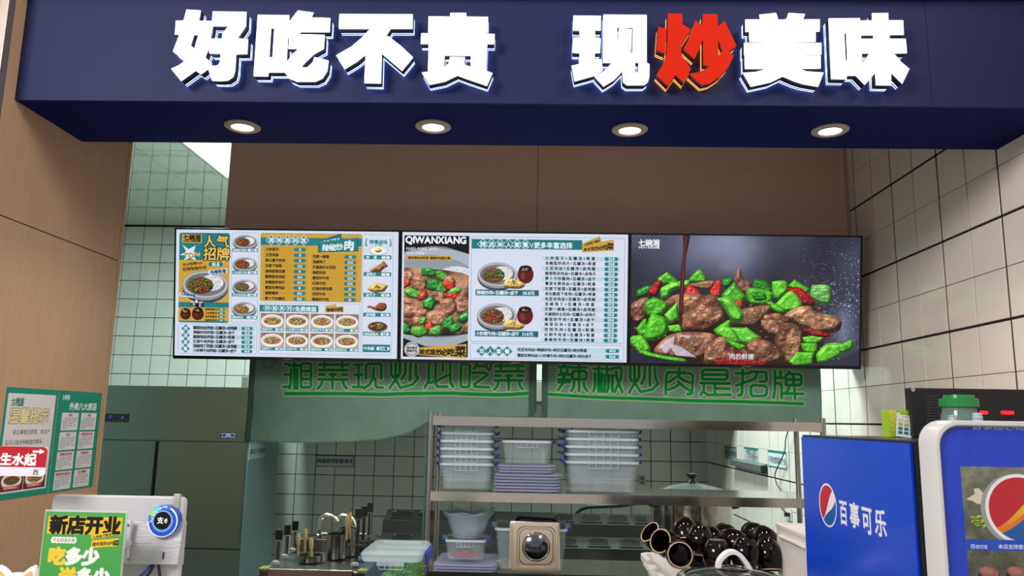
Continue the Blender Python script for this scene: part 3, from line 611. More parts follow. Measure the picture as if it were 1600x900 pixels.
def screen_two():
    c = Canvas(1406, 791, PAPER); A = A2
    x0, y0 = A(56, 88); c.rect(x0, y0, x0+406, y0+756, (16, 16, 18))
    # steel bowl
    c.ell(x0+206, y0+400, 470, 330, (52, 58, 66)); c.ell(x0+206, y0+392, 466, 322, (168, 178, 190)); c.ell(x0+216, y0+350, 420, 285, (128, 138, 150)); c.ell(x0+206, y0+350, 400, 270, (176, 186, 196)); c.ell(x0+150, y0+360, 360, 240, (150, 160, 172))
    c.ell(x0+330, y0+320, 160, 130, (226,228,234)); c.scatter(x0+318, y0+320, 150, 130, 520, [(250,250,252),(220,224,232),(238,238,242)], 4.4, 77, aspect=0.5)
    b = Canvas(460, 760, (0,0,0)); 
    pork_bowl(c, x0-4, y0-42, 1.0)
    c.rect(x0-60, y0-20, x0, y0+770, PAPER); c.rect(x0+406, y0-20, x0+980, y0+770, PAPER); c.rect(x0-20, y0-100, x0+410, y0, PAPER); c.rect(x0-20, y0+756, x0+410, y0+800, PAPER)
    c.poly([(x0,y0),(x0+406,y0),(x0+406,y0+112),(x0+260,y0+70),(x0+120,y0+62),(x0,y0+104)], (16,16,18)); c.poly([(x0,y0+640),(x0+140,y0+690),(x0+300,y0+690),(x0+406,y0+650),(x0+406,y0+756),(x0,y0+756)], (16,16,18))
    c.text('QIWANXIANG', x0+6, y0+48, 60, (248,250,255), bold=7, sx=0.94, sp=0.97); c.text('FRIED PORK WITH', x0+12, y0+92, 24, (240,244,250), bold=2, sx=0.93); c.text('RICE KING', x0+12, y0+118, 24, (240,244,250), bold=2, sx=0.93)
    c.rect(x0+12, y0+126, x0+294, y0+154, GOLD); c.text('湘式现炒必吃菜', x0+24, y0+147, 18.5, INK, bold=4); c.text('辣椒炒肉是头牌', x0+160, y0+147, 18.5, INK, bold=4)
    c.poly([(x0+60,y0+702),(x0+398,y0+672),(x0+396,y0+764),(x0+90,y0+744)], GOLD); 
    for i, (ch, s_) in enumerate(zip('湘式现炒必吃菜', (34,36,38,42,46,50,70))): c.text(ch, (x0+100, x0+134, x0+168, x0+206, x0+240, x0+280, x0+326)[i], y0+738+i*1.2, s_, INK, bold=6)
    c.ell(x0+56, y0+710, 48, 48, (120,122,126)); c.ell(x0+56, y0+710, 46, 46, (200,202,206)); c.ell(x0+56, y0+710, 40, 40, (90,92,98), line=3); c.ell(x0+56, y0+710, 34, 34, (150,152,158), line=2); c.rect(x0+16, y0+692, x0+96, y0+728, (214,216,220)); c.text('湘式现炒', x0+56, y0+708, 17, INK, bold=4, anchor='c'); c.text('辣椒炒肉', x0+56, y0+726, 17, INK, bold=4, anchor='c')
    # right part
    x, y = A(476, 96); W_ = 955; c.rect(x, y, x+W_, y+654, (120,170,184), r=12, line=2.5); c.rect(x+2, y+16, x+690, y+76, (34,122,124), r=3)
    diamonds(c, '精选单人套餐', x+72, y+48, 32, 53, None, (34,122,124), (235,245,250), (240,248,252)); c.text('/更多丰富选择', x+374, y+66, 41, (244,250,252), bold=5, sp=0.98)
    c.poly([(x+690,y+36),(x+800,y-12),(x+802,y+24),(x+886,y+10),(x+886,y+78),(x+690,y+92)], GOLD); c.text('小炒肉下饭王', x+700, y+48, 20, INK, bold=4, ang=0.3, sp=0.9)
    for i, (ch, s_) in enumerate(zip('湘式现炒必吃菜', (20,22,24,27,30,34,44))): c.text(ch, x+(698,720,742,766,790,816,840)[i], y+80-i*2.2, s_, INK, bold=5, ang=0.09)
    for i, (kind, st, pr) in enumerate((('green', '辣椒炒肉+瓦罐汤+卤干', '28.8元'), ('red', '小炒黄牛肉+瓦罐汤+卤干', '31.8元'))):
        bx, by = x+165, y+236+i*255; c.bowl(bx, by, 124, 82, kind, 700+i, rice=0.85)
        q = bx+175; c.ell(q, by-2, 50, 56, (96,26,30)); c.ell(q-16, by+4, 14, 24, (150,70,66), op=0.6); c.ell(q, by-38, 40, 22, (70,20,22)); c.ell(q, by-38, 32, 16, (30,16,16)); c.scatter(q, by-34, 18, 9, 10, [(190,170,140),(140,110,80)], 6, 710+i)
        c.chunk([(bx+38,by+54),(bx+62,by+26),(bx+110,by+28),(bx+172,by+56),(bx+150,by+84),(bx+90,by+86),(bx+46,by+80)], (226,184,100), 720+i, 0.3, 0.4); c.scatter(bx+104, by+48, 16, 12, 14, [(70,110,50)], 4, 730+i)
        ly = by+94; c.rect(x+30, ly, x+424, ly+36, (30,104,120), r=2); c.text(st, x+36, ly+28, 26.5, (240,248,252), bold=5, sp=0.96 if len(st) < 12 else 0.9); c.text(pr, x+322, ly+28, 27, (220,240,248), bold=6)
    rows = (('小炒茄子+瓦罐汤+煎蛋','22.8'),('杏鲍菇炒肉片+瓦罐汤+煎蛋','24.8'),('土豆肉丝+瓦罐汤+卤鸡腿','24.8'),('酸菜粉皮肉丝+瓦罐汤+卤鸡爪','25.8'),('萝卜干炒腊肉+瓦罐汤+卤干','25.8'),('雪菜冬笋肉丝+瓦罐汤+煎蛋','25.8'),('农家下饭菜+瓦罐汤+卤鸡腿','25.8'),('老坛酸菜下饭鸡+瓦罐汤+煎蛋','26.8'),('毛豆米肉丝+瓦罐汤+卤鸡腿','26.8'),('泡椒鸡丁+瓦罐汤+煎蛋','27.8'),('农家一碗香+瓦罐汤+卤鸡腿','28.8'),('外婆菜炒五花肉+瓦罐汤+卤鸡爪','29.8'),('番茄炒牛肉+瓦罐汤+卤干','29.8'),('梅菜扣肉+瓦罐汤+卤干','29.8'),('孜然牛肉+瓦罐汤+煎蛋','30.8'),('红焖牛肉饭+瓦罐汤+煎蛋','30.8'),('黑椒炒牛肉+瓦罐汤+煎蛋','31.8'))
    for i, (st, pr) in enumerate(rows):
        yy = y+138+i*31.6
        if i % 2 == 0: c.rect(x+444, yy-21, x+924, yy+8, (196,222,234))
        c.text(st, x+462, yy, 22.5, INK, bold=4, sp=(318/22.5-0.35*0)/(len(st)-2*0.38)); pill(c, x+830, yy-19, 84, 23, pr, 23)
    x, y = A(468, 760); c.rect(x, y, x+955, y+96, (120,170,184), r=12, line=2.5)
    for i, ch in enumerate('双人套餐'): c.poly([(x+72-36+i*53,y+48),(x+72+i*53,y+14),(x+72+36+i*53,y+48),(x+72+i*53,y+82)], (120,170,184)); c.poly([(x+72-30+i*53,y+48),(x+72+i*53,y+20),(x+72+30+i*53,y+48),(x+72+i*53,y+76)], (34,122,124)); c.text(ch, x+72+i*53, y+61, 33, (240,248,252), bold=5, anchor='c')
    for i, (st, pr) in enumerate((('毛豆米肉丝+辣椒炒肉+两份瓦罐汤+两份煎蛋', '49.8'), ('雪菜冬笋肉丝+小炒黄牛肉+两份瓦罐汤+两份卤干', '54.8'))):
        yy = y+44+i*36; c.rect(x+284, yy-24, x+930, yy+8, (196,222,234)); c.text(st, x+294, yy, 22.5, INK, bold=4, sp=0.97 if i == 0 else 0.94); pill(c, x+842, yy-20, 84, 23, pr, 23)
    return c.a
def screen_three():
    c = Canvas(1326, 735, (30, 32, 40)); h, w = 735, 1326; rs = np.random.RandomState(4)
    X, Y = np.meshgrid(np.arange(w), np.arange(h)); X = X+0.0; Y = Y+0.0
    base = np.zeros((h, w, 3), np.float32)
    v = 0.17+0.42*np.exp(-(((X-560)/260)**2+((Y-60)/190)**2))+0.16*np.clip((X-700)/900, 0, 1)+0.10*np.clip((300-Y)/300, 0, 1)*np.clip((700-X)/700, 0, 1)
    v = v+0.10*fnoise(h, w, 160, rs)
    dots = np.clip(np.sin(X*0.30+Y*0.06)*np.sin(Y*0.33-X*0.05), 0, 1)**2
    v = v+dots*0.55*np.clip((360-Y)/300, 0, 1)*np.clip((520-X)/420, 0, 1)
    sp = np.clip(fnoise(h, w, 5, rs)+fnoise(h, w, 9, rs)-0.30, 0, 1)*1.5
    v = v+sp*(np.clip((X-850)/400, 0, 1)*np.clip(1-np.abs(Y-330)/420, 0, 1))+0.25*np.clip(1-np.abs(X-1230)/90, 0, 1)*np.clip((Y-350)/120, 0, 1)*np.clip((650-Y)/80, 0, 1)
    base[..., 0] = v*0.86; base[..., 1] = v*0.90; base[..., 2] = v*1.12; c.a = np.clip(base, 0, 1)
    c.ell(560, 760, 640, 250, (34, 22, 20)); c.ell(560, 620, 560, 250, (44, 26, 20))
    G, G2, GD, R, RD, M1, M2, M3 = (76,176,34), (98,196,50), (36,124,34), (206,44,34), (150,24,28), (122,70,50), (96,48,36), (146,100,70)
    q = lambda *a: [(x-62, y-80) for x, y in a]
    # x, y read on the photographed screen
    T = [(q((215,330),(270,290),(340,345),(300,370),(225,360)),G,0), (q((400,330),(460,275),(500,340),(450,350),(410,350)),G,0), (q((95,400),(160,370),(200,385),(150,430),(100,440)),GD,1),
     (q((660,330),(690,255),(712,320),(765,350),(750,400),(715,410),(680,370)),(150,90,90),2), (q((770,350),(790,325),(870,350),(885,400),(840,420),(780,400)),GD,1), (q((880,340),(910,335),(960,335),(975,380),(920,440),(885,420)),G2,0), (q((975,360),(1010,325),(1100,380),(1080,410),(1010,395)),G,0), (q((1112,355),(1215,362),(1220,460),(1140,455),(1100,420)),(110,180,90),0),
     (q((960,380),(1040,370),(1130,450),(1100,485),(1050,470),(1000,420)),RD,1), (q((595,330),(655,318),(660,350),(620,380),(590,370)),GD,1), (q((520,400),(560,335),(590,350),(575,420),(530,430)),R,0), (q((400,360),(470,345),(545,340),(520,385),(430,380)),M3,2),
     (q((225,390),(300,350),(400,335),(410,375),(300,400),(280,440),(240,450)),G2,0), (q((155,410),(210,345),(245,350),(220,420),(180,435)),RD,1), (q((365,440),(400,365),(475,425),(400,470),(365,475)),R,0), (q((590,420),(660,345),(735,430),(700,470),(600,440)),G,0),
     (q((730,400),(760,375),(880,400),(870,460),(780,475),(740,450)),G,0), (q((760,410),(830,405),(850,440),(790,450)),GD,1),
     (q((60,480),(140,440),(180,470),(150,560),(100,590),(60,560)),M2,2), (q((260,460),(330,420),(480,420),(520,520),(400,600),(300,560)),M1,2), (q((480,430),(560,420),(630,540),(520,640),(380,640),(370,560)),M1,2), (q((700,500),(840,475),(880,500),(800,590),(690,600),(650,570)),M3,2),
     (q((900,470),(990,390),(1060,480),(960,515)),G2,0), (q((845,455),(890,460),(960,510),(900,510)),G,0), (q((660,450),(710,450),(715,480),(690,500),(660,480)),R,0), (q((565,440),(640,430),(715,520),(710,570),(655,570),(600,490)),G2,0),
     (q((940,540),(1010,490),(1100,475),(1130,510),(1240,530),(1285,560),(1260,620),(1120,630),(1020,580)),(168,122,86),2), (q((840,530),(920,520),(990,560),(920,600),(830,570)),M1,2), (q((820,560),(900,560),(960,620),(900,650),(830,610)),M3,2),
     (q((140,470),(200,440),(280,480),(240,540),(160,545)),G,0), (q((255,540),(335,460),(345,560),(290,590)),G2,0), (q((95,620),(150,560),(170,640),(120,665)),G,0), (q((185,530),(270,560),(280,630),(230,680),(140,680),(160,590)),G,0), (q((280,600),(355,590),(360,635),(290,635)),G2,0),
     (q((545,620),(640,560),(640,640),(580,660)),G,0), (q((600,590),(700,640),(690,690),(640,690),(560,640)),G2,0), (q((640,605),(740,605),(820,660),(760,705),(700,690)),G2,0), (q((940,580),(1000,575),(1070,640),(1000,760),(950,760),(900,680)),M1,2), (q((1000,600),(1060,640),(1040,780),(970,800),(960,700)),M3,2),
     (q((240,690),(330,640),(530,640),(560,700),(480,790),(280,790),(200,750)),(150,96,80),2), (q((60,670),(130,660),(180,740),(120,750),(60,710)),G2,0), (q((100,720),(200,760),(380,790),(360,812),(140,790)),G,0), (q((500,720),(580,660),(630,690),(610,790),(500,810)),M3,2), (q((610,720),(700,700),(760,760),(720,810),(600,800)),(120,34,36),2), (q((740,700),(800,665),(900,700),(950,780),(850,815),(760,790)),M1,2),
     (q((620,670),(680,690),(740,710),(700,740),(640,710)),G,0), (q((1060,655),(1190,635),(1160,680),(1080,690)),G2,0), (q((1050,690),(1140,690),(1140,740),(1070,740)),G,0), (q((980,800),(1030,740),(1130,740),(1120,810),(1020,825)),G,0), (q((1140,750),(1200,690),(1290,690),(1300,740),(1200,800),(1150,800)),G2,0), (q((1265,700),(1340,665),(1350,710),(1280,740)),G,0), (q((550,790),(700,780),(860,800),(840,818),(560,818)),RD,1), (q((1060,600),(1140,610),(1220,640),(1190,655),(1100,640)),RD,1)]
    rs = np.random.RandomState(8)
    for i in range(150):
        x = rs.randint(20, 1180); y = rs.randint(380, 715); z = 7+rs.rand()*12; cc_ = [(60,34,26),(96,58,40),(140,96,64),(70,150,44),(150,40,30),(50,110,36)][rs.randint(6)]
        c.chunk([(x+z*math.cos(a)*(0.6+0.6*rs.rand()), y+z*0.7*math.sin(a)*(0.6+0.6*rs.rand())) for a in (0, 1, 2, 3, 4, 5)], cc_, 2000+i, 0.4, 0.8)
    for i, (P, col, k) in enumerate(T): c.chunk(P, col, 900+i, (0.16, 0.2, 0.24)[k], (0.8, 0.6, 0.32)[k], soft=(0.09, 0.12, 0.10)[k], dark=(0.45, 0.35, 0.3)[k], tv=(0.3, 0.5, 0.5)[k], curve=(i % 3 != 0) or k == 2, col2=(None, None, (158, 112, 84))[k])
    rs = np.random.RandomState(8)
    for i in range(260):
        x = rs.randint(10, 1250); y = rs.randint(330, 725); c.ell(x, y, 1.5+3*rs.rand(), 1+2*rs.rand(), (245,245,250), op=0.25+0.5*rs.rand())
    for i, P in enumerate((q((225,720),(320,655),(315,700),(270,760)), q((280,700),(360,720),(450,780),(330,770)), q((330,650),(420,655),(400,672)))): c.poly(P, (220,215,236), op=0.75)
    # rim of the pan along the bottom
    c.poly([(0,660),(90,690),(260,722),(420,735),(0,735)], (40,44,58)); c.poly([(1326,640),(1240,690),(1080,722),(900,735),(1326,735)], (46,52,70))
    # poured sauce
    c.poly([(298,0),(340,0),(334,50),(320,110),(312,230),(306,400),(300,520),(282,520),(280,400),(288,230),(300,110),(302,50)], (70,26,26)); c.line([(318,10),(310,90),(300,240),(292,430)], 5, (150,80,80), op=0.7)
    s = np.exp(-(((X-590)/150)**2+((Y-130)/150)**2))*0.25*(0.7+fnoise(h, w, 60, rs)); c.a = np.clip(c.a*(1-s[..., None])+s[..., None]*0.72, 0, 1)
    logo(c, 40, 62, 42, (244,246,252)); c.text('肉的鲜嫩', 576, 704, 36, (240,240,244), bold=3, out=((60,40,40), 2), sp=1.0)
    return c.a

M_BEZ = mat('black_bezel', (12, 12, 15), 0.3)
labs = ('left menu screen, gold and teal price lists with small bowls', 'middle menu screen, big pork bowl beside long price list', 'right screen playing a wok scene of pork and green peppers')
X0s = (-1.927, -0.7035, 0.5175); WTV, HTV = 1.2195, 0.7045
tilt = math.atan2(0.115, 0.695)
def brandless(): pass
tvs = []
for i, (x0, arr) in enumerate(zip(X0s, (screen_one(), screen_two(), screen_three()))):
    t = thing('wall_screen', (x0, 4.165, 1.8945), labs[i], 'screen', 'row of three tilted wall screens', rot=(tilt, 0, 0))
    f = MB(); w, hh = WTV, HTV
    f.box(0, w, -0.002, 0.045, 0, 0.017); f.box(0, w, -0.002, 0.045, hh-0.009, hh); f.box(0, 0.0085, -0.002, 0.045, 0.017, hh-0.009); f.box(w-0.0085, w, -0.002, 0.045, 0.017, hh-0.009)
    f.build('bezel', M_BEZ, t, bevel=0.0008)
    MB().box(0.002, w-0.002, 0.012, 0.03, 0.002, hh-0.002).rings([rrect(w*0.8, 0.4, 0.03, 0.03, 3, w/2, hh/2-0.04), rrect(w*0.74, 0.34, 0.03, 0.062, 3, w/2, hh/2-0.04)], T=Matrix(((1,0,0,0),(0,0,1,0),(0,1,0,0),(0,0,0,1)))).build('rear_housing', M_BLACK, t)
    quad('display', [(0.0085, 0.001, hh-0.009), (w-0.0085, 0.001, hh-0.009), (w-0.0085, 0.001, 0.017), (0.0085, 0.001, 0.017)], img_mat('screen_picture', arr, emit=0.92, rough=0.25, spec=0.3), t)
    MB().box(w*0.49, w*0.53, -0.0035, -0.0018, 0.004, 0.009).build('badge', mat('bronze_badge', (150, 110, 80), 0.4, 0.6), t)
    MB().box(w*0.2, w*0.24, 0.03, 0.10, 0.08, hh-0.1).box(w*0.76, w*0.8, 0.03, 0.10, 0.08, hh-0.1).box(w*0.2, w*0.8, 0.06, 0.14, 0.25, 0.33).build('wall_bracket', M_BLACK, t)
    tvs.append(t)

# ================================================================== GREEN CLOTH BANNERS
YBN = 4.425
BCR = {'a': (430, 555, 210/1600), 'b': (640, 555, 210/1600), 'c': (860, 560, 210/1600), 'd': (1060, 560, 230/1600)}
# stroke skeletons of the printed characters read from the cloth: crop, stroke width, points
ST_L = [('a',40,p) for p in (
 [(110,102),(158,102)], [(105,230),(155,230)], [(100,375),(155,375)], [(165,122),(292,122)], [(228,85),(228,395)], [(188,165),(185,330),(172,392)], [(262,165),(262,395)],
 [(312,110),(330,98),(410,98),(430,112),(428,370),(405,382),(320,382),(308,368),(312,110)], [(312,190),(428,190)], [(312,285),(428,285)],
 [(525,112),(870,112)], [(590,85),(590,140)], [(797,85),(797,140)], [(525,178),(865,178)], [(528,230),(590,230)], [(655,230),(720,230)], [(792,230),(855,230)], [(515,290),(860,290)], [(685,255),(685,395)], [(565,320),(545,365),(512,395)], [(808,320),(822,365),(852,392)],
 [(940,112),(1035,112)], [(988,112),(988,375)], [(935,232),(1035,232)], [(925,378),(1035,378)],
 [(1078,280),(1080,120),(1100,102),(1245,102),(1262,120),(1262,280)], [(1172,150),(1165,260),(1120,350),(1050,395)], [(1190,280),(1192,365),(1215,385),(1280,385)],
 [(1378,90),(1378,220),(1400,260)], [(1432,90),(1432,290),(1360,395)], [(1432,290),(1490,390)], [(1482,90),(1482,215),(1455,258)], [(1550,90),(1545,215),(1505,285)])]
ST_L += [('b',40,p) for p in (
 [(8,90),(0,300)], [(72,92),(72,240),(98,272)], [(98,272),(30,350),(-80,380)],
 [(228,92),(222,300),(175,385)], [(310,92),(305,310),(240,330)], [(394,92),(394,190)], [(450,240),(360,285),(305,330),(330,375),(445,375)], [(484,92),(484,320),(515,375)],
 [(612,118),(628,110),(700,110),(716,120),(708,365),(690,380),(622,380),(608,365),(612,118)],
 [(800,100),(765,160)], [(780,130),(915,130)], [(750,208),(900,208),(925,235),(770,345),(775,375),(940,382)],
 [(1018,128),(1360,128)], [(1085,108),(1085,160)], [(1290,108),(1290,160)], [(1018,192),(1358,192)], [(1018,243),(1082,243)], [(1150,243),(1215,243)], [(1285,243),(1350,243)], [(1012,300),(1340,300)], [(1178,270),(1178,410)], [(1055,328),(1040,375),(1008,405)], [(1305,328),(1315,375),(1342,400)])]
ST_L += [('a',48,[(120,457),(800,457),(1300,468),(1600,455)]), ('b',48,[(0,455),(500,452),(700,462),(1000,470),(1200,468),(1505,445)])]
ST_R = [('c',40,p) for p in (
 [(95,103),(232,103)], [(165,85),(165,110)], [(125,140),(130,170)], [(200,140),(195,170)], [(92,192),(235,192)], [(160,175),(160,280),(92,375)], [(92,255),(232,255)], [(95,285),(230,280)],
 [(250,108),(435,108)], [(340,85),(340,390)], [(262,180),(275,152),(410,152),(430,175),(428,235),(410,250),(275,250),(260,232),(262,180)], [(280,285),(275,345),(245,385)], [(395,290),(405,345),(435,385)],
 [(512,122),(635,122)], [(575,88),(570,395)], [(530,170),(530,330),(512,390)], [(610,175),(605,395)],
 [(672,88),(672,200)], [(672,130),(740,130)], [(632,205),(755,205)], [(690,205),(690,350),(665,400)], [(650,240),(648,330),(632,395)], [(735,235),(735,395)], [(748,112),(835,108),(845,140),(835,240),(765,395)], [(780,155),(790,240),(852,400)],
 [(948,100),(948,230),(965,270)], [(1000,100),(1002,290),(935,405)], [(1002,290),(1075,400)], [(1055,100),(1055,210),(1030,268)], [(1128,105),(1120,230),(1085,300)], [(1185,100),(1185,325)], [(1242,112),(1255,240),(1282,295)], [(1282,305),(1210,370),(1085,395)],
 [(1378,425),(1382,200),(1400,165),(1600,165)], [(1537,112),(1530,200),(1415,280)], [(1537,225),(1600,270)], [(1540,300),(1500,335),(1415,370)], [(1545,300),(1600,345)])]
ST_R += [('d',36,p) for p in (
 [(0,160),(130,160),(155,185),(150,370),(130,388),(100,388)], [(0,195),(60,235),(120,262)], [(0,250),(60,310),(128,350)],
 [(262,225),(258,140),(285,122),(520,125),(538,150),(535,210),(515,228),(262,225)], [(275,175),(520,175)], [(240,268),(560,272)], [(278,300),(275,350),(245,395)], [(275,360),(320,395),(568,395)], [(400,275),(400,390)], [(410,325),(558,330)],
 [(622,162),(765,165)], [(695,125),(695,370),(680,398),(650,400)], [(630,295),(760,245)], [(775,145),(945,150),(950,230),(935,252),(880,252)], [(855,150),(830,215),(765,250)], [(790,385),(785,310),(810,292),(930,300),(955,320),(950,385),(930,408),(805,408),(790,385)],
 [(1045,135),(1045,330),(1028,425)], [(1108,135),(1108,200)], [(1045,212),(1145,212)], [(1065,270),(1105,275),(1118,310),(1118,430)],
 [(1205,140),(1195,165)], [(1170,290),(1168,185),(1195,165),(1320,172),(1338,195),(1335,275),(1315,292),(1170,290)], [(1170,228),(1335,232)], [(1250,170),(1250,290)], [(1205,300),(1190,345),(1150,385)], [(1145,380),(1360,385)], [(1260,325),(1268,440)])]
ST_R += [('c',44,[(-95,415),(0,428),(400,455),(700,468),(1600,495)]), ('d',40,[(0,455),(700,470),(1358,492)])]
def banner(name, xl, xr, bottom, strokes, label, seed, left_hem, right_hem):
    """bottom: pixel points of the lower edge; the print is laid out on the cloth in metres"""
    z1 = 2.0; PX = 520
    bot = [at(u, v, YBN) for u, v in bottom]; xa = at(*xl, YBN).x; xb = at(*xr, YBN).x
    zlow = min(p.z for p in bot); w = xb-xa; hgt = z1-zlow; c = Canvas(int(w*PX), int(hgt*PX), (120, 154, 138))
    rs = np.random.RandomState(seed); n = 0.05*fnoise(c.h, c.w, 40, rs)+0.03*fnoise(c.h, c.w, 12, rs); c.a = c.a*(1+n[..., None])
    weave = 0.03*np.sin(np.arange(c.w)*1.9)[None, :, None]+0.03*np.sin(np.arange(c.h)*1.9)[:, None, None]; c.a = c.a*(1+weave)
    for off, col in ((5.6, (190, 208, 164)), (0, (22, 150, 66))):
        for crop, wd, pts in strokes:
            ox, oy, sc = BCR[crop]; P = [at(ox+x*sc, oy+y*sc, YBN) for x, y in pts]
            pw = wd*sc*YBN/F_PX*PX*1.02; c.line([((p.x-xa)*PX, (z1-p.z)*PX) for p in P], pw+off-1.2, col)
    if left_hem: c.rect(0, 0, 0.035*PX, c.h, (78, 104, 92))
    if right_hem: c.rect(c.w-0.045*PX, 0, c.w, c.h, (78, 104, 92))
    nx, nz = 150, 34; V = []; Fc = []; U = []
    bx = [p.x for p in bot]; bz = [p.z for p in bot]
    for j in range(nz+1):
        for i in range(nx+1):
            x = xa+w*i/nx; zb_ = np.interp(x, bx, bz); t = j/nz; z = z1+(zb_-z1)*t; 
            d = 0.010*math.sin(x*7+seed)*(0.3+t)+0.006*math.sin(x*17+z*9+seed*2)+0.004*math.sin(x*31-z*23)*t+0.012*t*t*math.sin(x*4.1+z*15+seed)
            d += 0.02*math.exp(-((x-xa-w*0.78+(z-1.7)*0.9)/0.05)**2)*t+0.015*math.exp(-((x-xa-w*0.55-(z-1.6)*0.6)/0.04)**2)*t
            V.append((x, YBN+d*0.8, z)); U.append(((x-xa)/w, 1-(z1-z)/hgt))
    for j in range(nz):
        for i in range(nx): a = j*(nx+1)+i; Fc.append((a, a+nx+1, a+nx+2, a+1))
    me = bpy.data.meshes.new(name); me.from_pydata(V, [], Fc); uv = me.uv_layers.new(name='uv')
    for l in me.loops: uv.data[l.index].uv = U[l.vertex_index]
    m = img_mat('printed_green_cloth', c.a, rough=0.85, spec=0.15); o = link(name, me, m, None, False); me.shade_smooth()
    sm = o.modifiers.new('thickness', 'SOLIDIFY'); sm.thickness = 0.0015
    return tag(o, label, 'banner', 'printed cloth banners under the screens')
b1 = banner('cloth_banner', (388, 600), (838.5, 600), [(386,690),(480,692),(560,690),(600,687),(640,677),(672,657),(700,652),(828,652),(840,640)], ST_L, 'long green cloth banner below the left and middle screens, hem rising to the shelf', 1, True, True)
b2 = banner('cloth_banner', (846.5, 600), (1283, 600), [(846,655),(960,658),(1100,664),(1180,668),(1284,676)], ST_R, 'shorter green cloth banner below the right screen, above the shelf', 2, True, False)
# black cable loops hanging under the screens
M_CABLE = mat('black_cable', (16, 16, 17), 0.45)
def cable(pts, r, label, parent=None, k=6, group=None):
    o = MB().tube(smooth_path(pts, k), r, 7).build('cable', M_CABLE, parent, True); return tag(o, label, 'cable', group)
def lp(px, w, d, Y=4.19): 
    a = at(px-w/2, 556, Y); b = at(px+w/2, 556, Y); m = at(px, 556+d, Y); return [tuple(a), ((a.x*2+m.x)/3-0.004, Y, (a.z+m.z*2)/3), tuple(m), ((b.x*2+m.x)/3+0.004, Y, (b.z+m.z*2)/3), tuple(b)]
cable(lp(420, 22, 20), 0.0016, 'thin cable loop hanging over the banner left of its print')
cable(lp(1163, 24, 18), 0.0016, 'thin cable loop under the right screen')
cable(lp(764, 7, 22, 4.20), 0.005, 'thick black strap loop hanging under the middle screen')

# ================================================================== POSTERS ON THE PILLAR
def poster_tip():
    c = Canvas(600, 760, (34, 142, 122)); c.rect(26, 40, 570, 720, (224, 222, 230)); logo(c, 66, 110, 46, (28, 118, 108))
    c.text('温馨提示', 52, 238, 116, (236, 226, 170), bold=4, out=((70, 64, 50), 4), shear=0.1)
    for i, st in enumerate(('各位尊敬的顾客，本店产', '品可以做多种程度的辣味，', '可以根据自己的口味要求选择')): c.text(st, 50+(70 if i == 0 else 0), 322+i*70, 38 if i < 2 else 37, (52, 50, 54), bold=1, sp=0.98 if i else 1.02)
    c.text('不辣、微辣、中辣、特辣；', 52, 528, 43, (170, 30, 40), bold=3); c.text('中辣度起，在就餐过程中有', 52, 590, 42, (52,50,54), bold=1)
    for k in range(2): x = 46+k*256; c.rect(x, 600, x+250, 708, (110, 38, 44)); c.bowl(x+124, 632, 108, 52, 'green' if k == 0 else 'noodle', 800+k, steel=False); c.rect(x+40, 672, x+210, 696, (190, 90, 90)); c.text('招牌辣椒炒肉', x+52, 692, 22, (240, 220, 210), bold=3)
    return c.a
def poster_rules():
    c = Canvas(610, 800, (34, 142, 122)); logo(c, 48, 62, 34, (214, 232, 228)); c.text('外卖八大禁忌', 150, 148, 66, (238, 240, 244), bold=5, shear=0.12)
    heads = ('抢单', '卡餐', '先送', '与骑手发生争执', '与顾客发生争执', '不接受差评', '提前审核出餐点击', '送上错餐单')
    for i in range(8):
        x = 70+(i % 2)*262-(i//2)*4; y = 176+(i//2)*156; c.rect(x, y, x+226, y+142, (222, 222, 230)); c.text(heads[i], x+113, y+30, 25, (180, 30, 44), bold=5, anchor='c', sp=1.0 if len(heads[i]) < 5 else 0.98)
        for k in range(5):
            c.text('各位同事请认真对待每一单顾客外卖'[(k*3) % 7:(k*3) % 7+(11 if k < 4 else 4)], x+12+(22 if k == 0 else 0), y+54+k*19, 17.5, (120, 120, 130), bold=0, sp=0.97)
    return c.a
M_PAPE = mat('paper_edge', (210, 214, 210), 0.7)
pc = [atX(u, v, XL+0.003) for u, v in ((10, 605), (91.6, 609), (76.4, 770), (-4, 783))]
yl = (pc[0].y+pc[3].y)/2-0.01; yr = (pc[1].y+pc[2].y)/2; zt = (pc[0].z+pc[1].z)/2; zb = (pc[2].z+pc[3].z)/2
def wallposter(name, y0, y1, z0, z1, arr, label):
    t = thing(name, (XL+0.0015, (y0+y1)/2, z0), label, 'poster')
    h = z1-z0; w = (y1-y0)/2
    sheet('paper', [(0, -w, h), (0, w, h), (0, w, 0), (0, -w, 0)], 0.0012, (1, 0, 0), img_mat(name+'_print', arr, rough=0.3), M_PAPE, t); return t
wallposter('notice_poster', yl, yr-0.0015, zb, zt, poster_tip(), 'white poster with green border and outlined heading, left of the pair on the pillar')
p2 = [atX(u, v, XL+0.003) for u, v in ((159.6, 612), (145.6, 759))]
wallposter('rules_poster', yr+0.0015, (p2[0].y+p2[1].y)/2, zb, zt, poster_rules(), 'green poster with eight small white text boxes, right of the pair on the pillar')

